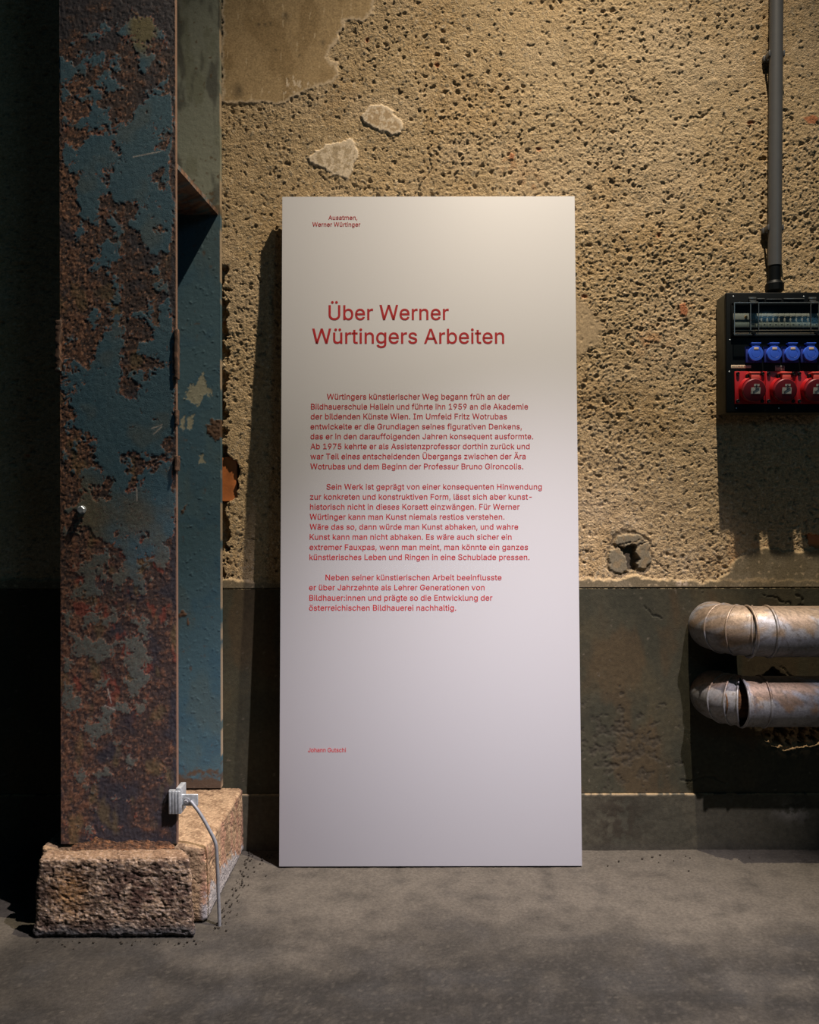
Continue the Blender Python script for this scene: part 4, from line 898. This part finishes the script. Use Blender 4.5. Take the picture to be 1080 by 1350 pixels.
lettering('heading_lettering', [('Über Werner', 433.3, 591.8, 421.6)], 19.4, 0.007)
lettering('heading_lettering', [('Würtingers Arbeiten', 411.7, 664.9, 452.8)], 19.4, 0.007)
lettering('paragraph_lettering', [
    ('Würtingers künstlerischer Weg begann früh an der', 431.2, 672.1, 526.4), ('Bildhauerschule Hallein und führte ihn 1959 an die Akademie', 410.1, 696.3, 539.5),
    ('der bildenden Künste Wien. Im Umfeld Fritz Wotrubas', 409.8, 668.6, 552.5), ('entwickelte er die Grundlagen seines figurativen Denkens,', 409.5, 688.1, 565.8),
    ('das er in den darauffolgenden Jahren konsequent ausformte.', 409.5, 703.2, 578.8), ('Ab 1975 kehrte er als Assistenzprofessor dorthin zurück und', 409.5, 698.5, 591.9),
    ('war Teil eines entscheidenden Übergangs zwischen der Ära', 409.5, 693.2, 605.1), ('Wotrubas und dem Beginn der Professur Bruno Gironcolis.', 409.3, 690.0, 618.4)], 7.3)
lettering('paragraph_lettering', [
    ('Sein Werk ist geprägt von einer konsequenten Hinwendung', 430.6, 714.6, 645.2), ('zur konkreten und konstruktiven Form, lässt sich aber kunst-', 408.9, 701.4, 658.4),
    ('historisch nicht in dieses Korsett einzwängen. Für Werner', 408.9, 685.3, 671.6), ('Würtinger kann man Kunst niemals restlos verstehen.', 408.5, 665.2, 684.8),
    ('Wäre das so, dann würde man Kunst abhaken, und wahre', 408.5, 683.4, 698.0), ('Kunst kann man nicht abhaken. Es wäre auch sicher ein', 408.5, 674.6, 711.3),
    ('extremer Fauxpas, wenn man meint, man könnte ein ganzes', 408.2, 696.3, 724.8), ('künstlerisches Leben und Ringen in eine Schublade pressen.', 408.2, 698.2, 738.0)], 7.3)
lettering('paragraph_lettering', [
    ('Neben seiner künstlerischen Arbeit beeinflusste', 429.3, 661.4, 764.8), ('er über Jahrzehnte als Lehrer Generationen von', 407.6, 639.0, 778.0),
    ('Bildhauer:innen und prägte so die Entwicklung der', 407.9, 649.4, 791.6), ('österreichischen Bildhauerei nachhaltig.', 407.6, 601.5, 804.8)], 7.3)
lettering('credit_lettering', [('Johann Gutschi', 406.3, 456.1, 991.5)], 5.6)

# ------------------------------------------------------------------ power distribution box
FY = -0.088                                   # front plane
bx0, bx1 = at(958, 460, FY).x, at(1100, 460, FY).x
bz0, bz1 = at(1020, 543.5, FY).z, at(1020, 385.5, FY).z
pb = empty('power_box', ((bx0+bx1)/2, -0.02, bz0))
tag(pb, 'black wall mounted power distribution box with blue and red sockets', 'power box')
bm = bmesh.new()
# body, its rim chamfered towards the wall
box(bm, (bx0, -0.074, bz0), (bx1, -0.004, bz1), 0.005, 3)
obj('housing', bm, M_BLACK2, pb)
bm = bmesh.new()
box(bm, (bx0-0.0006, FY, bz0-0.0006), (bx1+0.0006, -0.073, bz1+0.0006), 0.004, 3)
front = obj('front_panel', bm, M_BLACK, pb)
def bpos(px, py, dy=0.0): return at(px, py, FY-dy)
def pbox(bm, x0, x1, y0, y1, d0, d1, bev=0.0006, mi=0):
    """box on the front plane between pixel bounds, from d0 to d1 in front of it"""
    a, b = bpos(x0, y1), bpos(x1, y0)
    box(bm, (a.x, FY-d1, a.z), (b.x, FY-d0, b.z), bev, 2, mi)
# screws of the front
for sx, sy in ((962.5, 448), (961.8, 490), (971, 538), (1027, 538), (967, 391), (1060, 391), (1094, 448), (1094, 538)):
    q = bpos(sx, sy); bm = bmesh.new(); lathe(bm, (q.x, FY+0.0005, q.z), (0, -1, 0), [(0.0022, 0), (0.0022, 0.001), (0.0016, 0.0016)], 12)
    obj('screw', bm, M_GALV, front)
# device window: a row of breakers under a clear hinged cover
bm = bmesh.new()
for x0, x1, y0, y1 in ((963.5, 1094, 399.5, 403.5), (963.5, 1094, 441, 444.5), (963.5, 966.2, 399.5, 444), (1091.5, 1094, 399.5, 444)):
    pbox(bm, x0, x1, y0, y1, -0.001, 0.006, 0.0008)
win = obj('window_frame', bm, M_BLACK, pb)
bm = bmesh.new(); pbox(bm, 966.5, 991, 413.5, 425, -0.001, 0.003); pbox(bm, 966.5, 991, 425.3, 432, -0.001, 0.0045); obj('blank_cover', bm, M_COVGREY, pb)
q = bpos(983, 418.3); bm = bmesh.new(); lathe(bm, (q.x, FY-0.0025, q.z), (0, -1, 0), [(0.0042, 0), (0.0042, 0.003), (0.0032, 0.0042)], 20); b = obj('button', bm, M_YELLOW, pb); b['label'] = 'yellow button'
bm = bmesh.new(); pbox(bm, 987.6, 995.6, 413.5, 432, -0.001, 0.0042); rc = obj('residual_current_device', bm, M_COVGREY, pb)
bm = bmesh.new(); pbox(bm, 988.0, 994.0, 416.5, 423.5, 0.004, 0.007); pbox(bm, 988.3, 994, 426.5, 428, 0.004, 0.0048, 0.0002); obj('toggle', bm, M_TOGGLE, rc)
brk = None
for k in range(12):
    x0 = 996.0 + 7.62*k
    bm = bmesh.new(); pbox(bm, x0, x0+7.35, 413.5, 418.5, -0.001, 0.002); pbox(bm, x0, x0+7.35, 418.5, 425.0, -0.001, 0.0012); pbox(bm, x0, x0+7.35, 425.0, 432, -0.001, 0.004)
    br = obj('breaker', bm, M_BREAK, pb)
    bm = bmesh.new(); pbox(bm, x0+1.2, x0+6.2, 417.6, 421.0, 0.0008, 0.0068, 0.0006); obj('toggle', bm, M_TOGGLE, br)
    bm = bmesh.new(); pbox(bm, x0+2.6, x0+4.8, 427.6, 428.8, 0.0036, 0.0043, 0.0001); obj('marking', bm, M_INK, br)
for yy in (435.6, 439.4):
    bm = bmesh.new(); pbox(bm, 966.5, 1091, yy-0.7, yy+0.7, -0.001, 0.002, 0.0003); obj('busbar', bm, M_COPPER, pb)
bm = bmesh.new()
ca, cb2 = bpos(965, 443), bpos(1093, 401)
box(bm, (ca.x, FY-0.017, ca.z), (cb2.x, FY-0.0152, cb2.z), 0.0006, 2)
cover = obj('clear_cover', bm, M_CLEAR, pb)
bm = bmesh.new()
for x0, x1, y0, y1 in ((965, 1093, 400.2, 401.6), (965, 1093, 442.4, 443.4), (965, 966.0, 401, 443), (1092, 1093, 401, 443), (986.3, 987.2, 401, 438), (997.0, 997.7, 401, 438), (1065.2, 1065.9, 401, 438), (1075.6, 1076.3, 401, 438)):
    a, b = bpos(x0, y1), bpos(x1, y0); box(bm, (a.x, FY-0.0182, a.z), (b.x, FY-0.0155, b.z), 0.0003, 1)
obj('cover_rib', bm, M_CLEARBAR, cover)
for hx in (991.5, 1070.5):
    bm = bmesh.new(); pbox(bm, hx-4.8, hx+4.8, 392.2, 395.2, -0.001, 0.006); pbox(bm, hx-4.2, hx+4.2, 396.5, 398.4, -0.001, 0.007); pbox(bm, hx-5.2, hx+5.2, 399.6, 402.4, 0.0, 0.019, 0.0012)
    obj('hinge', bm, M_CLEARBAR, pb)
for hx in (991, 1073.5):
    q = bpos(hx, 441); bm = bmesh.new(); lathe(bm, (q.x, FY-0.010, q.z), (0, -1, 0), [(0.0058, 0), (0.0058, 0.010), (0.0048, 0.012)], 24)
    obj('latch', bm, M_BLACK, pb)
bm = bmesh.new(); pbox(bm, 998, 1008, 393.5, 395, 0, 0.004); pbox(bm, 1010, 1030, 394.3, 395.4, 0, 0.004); pbox(bm, 1033, 1060, 393.5, 395, 0, 0.004); pbox(bm, 1008, 1056, 400, 401.2, 0.003, 0.0055)
obj('hinge_bar', bm, M_CLEARBAR, pb)
# small printed strips (worn to illegible strokes)
bm = bmesh.new(); pbox(bm, 964, 983.5, 481.2, 485.4, -0.0005, 0.0005, 0.0001); st = obj('label_strip', bm, M_TAN, pb)
bm = bmesh.new()
rr = random.Random(3)
for k in range(9):
    x = 965.6+1.95*k; pbox(bm, x, x+0.5+0.5*rr.random(), 482.2, 484.4, 0.0004, 0.0007, 0.00001); pbox(bm, x, x+1.1, 482.2+rr.random()*1.4, 483.0+rr.random()*1.4, 0.0004, 0.0007, 0.00001)
obj('print', bm, M_INK, st)
bm = bmesh.new(); pbox(bm, 983.7, 990.3, 481.4, 485.2, -0.0005, 0.0005, 0.0001); obj('label_strip', bm, M_COVGREY, pb)
bm = bmesh.new(); pbox(bm, 1022, 1034.6, 482, 488.6, -0.0005, 0.0006, 0.0001); st = obj('rating_plate', bm, M_COVGREY, pb)
bm = bmesh.new(); pbox(bm, 1023, 1028, 483, 484.6, 0.0005, 0.0008, 0.00001); pbox(bm, 1029.5, 1033.6, 483, 485.4, 0.0005, 0.0008, 0.00001); pbox(bm, 1023.2, 1033, 486.4, 487.2, 0.0005, 0.0008, 0.00001)
obj('print', bm, M_INK, st)
# blue sockets with spring lids
def disc(bm, c, tilt, prof, seg=40):
    """lid: lathe whose axis leans forward-down by tilt radians"""
    lathe(bm, c, (0, -math.cos(tilt), -math.sin(tilt)), prof, seg)
for k in range(4):
    x = 982.2 + 24.05*k
    bm = bmesh.new(); pbox(bm, x, x+21.6, 457.3, 478.6, -0.001, 0.008, 0.0012)
    sk = obj('blue_socket', bm, M_BLUED, pb)
    q = bpos(x+11.9, 467.2)
    bm = bmesh.new(); disc(bm, (q.x, FY-0.006, q.z), 0.0, [(0.0225, 0), (0.0225, 0.010), (0.0218, 0.011), (0.0142, 0.0115), (0.0136, 0.0108), (0.0132, 0.0108), (0.0126, 0.0116), (0.001, 0.012)], 48)
    ld = obj('lid', bm, M_BLUE, sk, True, 50)
    bm = bmesh.new()
    a0, a1 = bpos(x+7.2, 462.5), bpos(x+16.6, 453.6)
    slab(bm, [(a0.x, a0.z), (a1.x, a0.z), (a1.x+0.001, a1.z), (a0.x-0.001, a1.z)], FY-0.0155, FY-0.006)
    pbox(bm, x+5.8, x+18.4, 453.0, 454.6, 0.0, 0.0175, 0.0008)
    obj('hinge', bm, M_BLUE, sk)
    bm = bmesh.new(); pbox(bm, x+8.8, x+14.9, 459.4, 462.4, 0.015, 0.0184, 0.0002); lb_ = obj('label', bm, M_TAN, sk)
# red industrial sockets
def red_socket(k):
    x = 968.2 + 40.5*k
    bm = bmesh.new(); pbox(bm, x, x+40.0, 489.6, 532.6, -0.001, 0.005, 0.0014)
    # raised body: inclined collar
    q = bpos(x+21.0, 513.5)
    lathe(bm, (q.x, FY-0.004, q.z), (0, -1, -0.12), [(0.0375, 0), (0.0365, 0.012), (0.0355, 0.020)], 48)
    sk = obj('red_socket', bm, M_REDP, pb, True, 40)
    bm = bmesh.new(); lathe(bm, (q.x, FY-0.022, q.z-0.006), (0, -1, -0.16), [(0.0350, 0), (0.0350, 0.008), (0.0330, 0.0105), (0.0310, 0.0108), (0.001, 0.0112)], 48)
    obj('lid', bm, M_REDD, sk, True, 40)
    a0, a1 = bpos(x+16.5, 503.5), bpos(x+27.6, 493.6)
    bm = bmesh.new(); box(bm, (a0.x, FY-0.033, a0.z), (a1.x, FY-0.006, a1.z-0.001), 0.0012, 2); pbox(bm, x+14.8, x+28.6, 492.6, 495.0, 0.0, 0.034, 0.001)
    obj('latch', bm, M_PINK, sk)
    bm = bmesh.new(); pbox(bm, x+13.6, x+16.4, 495, 502.5, 0.004, 0.020, 0.0008); obj('pivot', bm, M_BLACK, sk)
    bm = bmesh.new(); pbox(bm, x+18.2, x+28.0, 490.4, 491.8, 0.0045, 0.008, 0.0004); obj('hood', bm, M_PINK, sk)
    qn = Vector((0, -1, -0.16)).normalized()
    def tilt(px, py, d):          # a point on the inclined lid
        p = bpos(px, py); c = Vector((q.x, FY-0.022, q.z-0.006)) + qn*(0.0112+d)
        dz = p.z-c.z
        return Vector((p.x, c.y - 0.16*dz, p.z))
    def plate(bm, x0, x1, y0, y1, d):
        vs = [bm.verts.new(tilt(a, b, d)) for a, b in ((x0, y1), (x1, y1), (x1, y0), (x0, y0))]
        ws = [bm.verts.new(v.co - qn*0.0005) for v in vs]
        bm.faces.new(vs); bm.faces.new(ws[::-1])
        for i in range(4): bm.faces.new((vs[i], ws[i], ws[(i+1) % 4], vs[(i+1) % 4]))
    bm = bmesh.new(); plate(bm, x+19.6, x+26.6, 508.6, 511.6, 0.0006); obj('label', bm, M_LABEL, sk, False)
    bm = bmesh.new(); plate(bm, x+16.2, x+28.2, 513.0, 521.0, 0.0006); lb_ = obj('label', bm, M_LABEL, sk, False)
    bm = bmesh.new(); plate(bm, x+22.0, x+23.8, 509.4, 510.9, 0.0011)
    for i in range(6): plate(bm, x+18.6+1.1*i, x+20.0+1.1*i, 517.6-0.6*i, 518.4-0.6*i, 0.0011)
    plate(bm, x+19, x+20, 518.5, 520.4, 0.0011); plate(bm, x+17, x+17.7, 517, 520, 0.0011); plate(bm, x+21.5, x+26.8, 513.8, 514.5, 0.0011)
    obj('print', bm, M_INK, sk, False)
    for sx, sy in ((3.6, 493.2), (36.4, 493.2), (3.6, 529.2), (36.0, 529.2)):
        p = bpos(x+sx, sy); bm = bmesh.new(); lathe(bm, (p.x, FY-0.0045, p.z), (0, -1, 0), [(0.0052, 0), (0.0052, 0.004), (0.0042, 0.005), (0.002, 0.0042)], 20)
        obj('screw', bm, M_BLACK, sk)
for k in range(3): red_socket(k)

# ------------------------------------------------------------------ conduit above the box
ct = empty('cable_conduit', (at(1021.5, 384, -0.034).x, -0.034, bz1))
tag(ct, 'grey plastic conduit running up the wall from the power box', 'conduit')
def cpt(py): 
    px = 1021.3 + (384-py)*0.0065
    return at(px, py, -0.034)
zt_ = 3.6
p0, p1 = cpt(350.5), cpt(0); d = (p1-p0)/(p1.z-p0.z)
bm = bmesh.new(); lathe(bm, p0, d, [(0.0202, 0), (0.0202, zt_-p0.z)], 40)
obj('pipe', bm, M_GREYPVC, ct)
bm = bmesh.new(); q0, q1 = cpt(374), cpt(349); lathe(bm, q0, d, [(0.0188, 0), (0.0188, (q1-q0).length)], 36); obj('sleeve', bm, M_BLACK, ct)
bm = bmesh.new(); q0 = cpt(385.4); L = (cpt(371)-q0).length
lathe(bm, q0, d, [(0.022, 0), (0.0275, 0.004), (0.0275, L*0.72), (0.024, L*0.85), (0.0215, L)], 12); obj('gland_nut', bm, M_BLACK, ct, True, 30)
for py in (72, 301):
    c0 = cpt(py)
    bm = bmesh.new()
    # base block on the wall with two arms that grip the pipe
    box(bm, (c0.x-0.030, -0.014, c0.z-0.009), (c0.x+0.026, -0.001, c0.z+0.009), 0.002, 2)
    for s in (-1, 1):
        box(bm, (c0.x+s*0.0225-0.0024, -0.042, c0.z-0.008), (c0.x+s*0.0225+0.0024, -0.010, c0.z+0.010), 0.001, 2)
    obj('clip', bm, M_GREYPVC, ct)

# ------------------------------------------------------------------ ventilation pipes
def zinc(dirt, top):
    def f(x, y, z):
        n = fbm(x*1.0+y, z+y*0.5, 18, 4, 751); f_ = fbm(x+y*0.3, z*1.3+y, 130, 3, 761)
        c = np.ones(x.shape+(3,))*np.array((0.25, 0.248, 0.26))
        c = mix(c, (0.14, 0.142, 0.155), 0.75*sst(-0.2, 1.4, n))
        c = mix(c, dirt, 0.85*sst(-0.1, 0.6, (z-top)/0.07 + 0.45*n))
        return mix(c, (0.10, 0.075, 0.05), 0.6*sst(1.1, 1.9, f_+0.9*sst(-0.2, 0.7, (z-top)/0.07)))
    return f
def vent_pipe(name, label, xw, ax_y, zc, r, gap=None, seams=(), joints=(22.5, 45, 67.5), x_end=3.4, end=90, dirt=(0.25, 0.175, 0.11)):
    root = empty(name, (xw, -0.01, zc)); tag(root, label, 'ventilation pipe', 'galvanised pipes low on the wall')
    R = abs(ax_y) - 0.036
    # mitred elbow: straight stub out of the wall, gores, then along the wall
    angs = [0] + list(joints) + [end]
    cx, cy = xw+R, ax_y+R
    seg = 56
    def ring(a):           # elliptical joint ring lying in the radial plane at angle a
        ar = math.radians(a)
        c = Vector((cx - R*math.cos(ar), cy - R*math.sin(ar), zc))
        rad = Vector((-math.cos(ar), -math.sin(ar), 0))
        return [c + rad*(math.cos(2*PI*k/seg)*r) + Vector((0, 0, 1))*(math.sin(2*PI*k/seg)*r) for k in range(seg)]
    bm = bmesh.new()
    rings = [[Vector((p.x, 0.03, p.z)) for p in ring(0)]] + [ring(a) for a in angs]
    # fine subdivision along each gore keeps the facets straight
    fine = []
    for A, B in zip(rings, rings[1:]):
        for t in np.linspace(0, 1, 7)[:-1]:
            fine.append([p.lerp(q, t) for p, q in zip(A, B)])
    fine.append(rings[-1])
    V = [[bm.verts.new(p) for p in rg] for rg in fine]
    for A, B in zip(V, V[1:]):
        for k in range(seg): bm.faces.new((A[k], A[(k+1) % seg], B[(k+1) % seg], B[k]))
    tint = zinc(dirt, zc)
    flat_tint(obj('elbow', bm, M_PIPE, root, True, 25), tint)
    def bead(rg, rad):
        bm = bmesh.new(); n = len(rg); c = sum(rg, Vector())/n
        vs = []
        for k in range(n):
            p = rg[k]; o = (p-c).normalized(); t = (rg[(k+1) % n]-rg[k-1]).normalized(); ax = t.cross(o)
            vs.append([bm.verts.new(p + (o*math.cos(2*PI*j/8) + ax*math.sin(2*PI*j/8))*rad) for j in range(8)])
        for k in range(n):
            A, B = vs[k], vs[(k+1) % n]
            for j in range(8): bm.faces.new((A[j], A[(j+1) % 8], B[(j+1) % 8], B[j]))
        flat_tint(obj('seam', bm, M_PIPE, root, True, 60), tint)
    for a in angs[1:]: bead(ring(a), 0.0034)
    x0 = cx
    if gap:                # jacket torn open: the rusty inner pipe shows
        ga, gb = gap
        bm = bmesh.new(); lathe(bm, (ga-0.022, ax_y+0.010, zc), (1, 0, 0), [(r*0.70, 0), (r*0.70, gb-ga+0.07)], 48)
        inner = flat_tint(obj('inner_pipe', bm, M_STONE, root, True, 40), lambda x, y, z: mix(mix(np.ones(x.shape+(3,))*np.array((0.20, 0.095, 0.035)), (0.07, 0.032, 0.014), sst(-0.4, 0.9, fbm(x+y, z, 60, 3, 771))), (0.05, 0.028, 0.015), sst(0.02, -0.05, z-zc)))
        inner['label'] = 'rusty orange inner pipe'
        x0 = gb
    bm = bmesh.new()
    n = 130
    prof = [(r*1.012, 0.0)] + [(r*1.012, (x_end-x0)*(i/n)**1.8) for i in range(1, n+1)]
    lathe(bm, (x0, ax_y, zc), (1, 0, 0), prof, 64, cap=not gap)
    if gap: lathe(bm, (x0, ax_y, zc), (1, 0, 0), [(r*0.96, 0.0), (r*0.96, 0.30)], 64, cap=False)
    flat_tint(obj('straight_section', bm, M_PIPE, root, True, 40), tint)
    for sx in seams:
        rg = [Vector((sx, ax_y + math.cos(2*PI*k/seg)*r*1.012, zc + math.sin(2*PI*k/seg)*r*1.012)) for k in range(seg)]
        bead(rg, 0.0040)
    return root
AY = -0.150
r_up = 33.0*(AY-CAM.y)/FPX
zc = at(1040, 832.5, AY).z
xw = at(913.5, 832, -0.05).x + r_up
vent_pipe('ventilation_pipe', 'upper of the two grey galvanised pipes bending out of the wall, jacket intact', xw, AY, zc, r_up, None,
          (at(1000, 832, AY-r_up).x, at(1026.5, 832, AY-r_up).x))
AY2 = -0.116; r_lo = 32.5*(AY2-CAM.y)/FPX
zc2 = at(1040, 924.5, AY2).z
vent_pipe('ventilation_pipe', 'lower grey pipe bending out of the wall, jacket torn open showing rusty orange core', at(916, 925, -0.05).x+r_lo, AY2, zc2, r_lo,
          (at(974, 925, AY2-r_lo).x, at(988.5, 925, AY2-r_lo).x), (at(988.8, 925, AY2-r_lo).x, at(1018, 925, AY2-r_lo).x), (28, 48), dirt=(0.26, 0.165, 0.10), end=62)

# ------------------------------------------------------------------ grit on the floor
bm = bmesh.new(); rr = random.Random(11)
for k in range(150):
    u = rr.random()
    if u < 0.5:
        x, y = -0.50+abs(rr.gauss(0, 0.02)), -0.02-0.5*rr.random()
    elif u < 0.75:
        x, y = -0.94+0.45*rr.random(), -0.552-abs(rr.gauss(0, 0.012))
    else:
        x, y = rr.choice((rr.uniform(-0.5, -0.41), rr.uniform(0.55, 1.2))), -0.05-abs(rr.gauss(0, 0.05))
    s = rr.uniform(0.0012, 0.0038)
    rv = bmesh.ops.create_icosphere(bm, subdivisions=1, radius=s)
    for v in rv['verts']: v.co = Vector((v.co.x*rr.uniform(.7, 1.3)+x, v.co.y*rr.uniform(.7, 1.3)+y, v.co.z*0.7+s*0.3))
g = flat_tint(obj('grit', bm, M_STONE, None, True, 30), lambda x, y, z: np.ones(x.shape+(3,))*np.array((0.030, 0.025, 0.019)))
tag(g, 'loose grit and crumbs along the foot of the wall and stone', 'grit', kind='stuff')
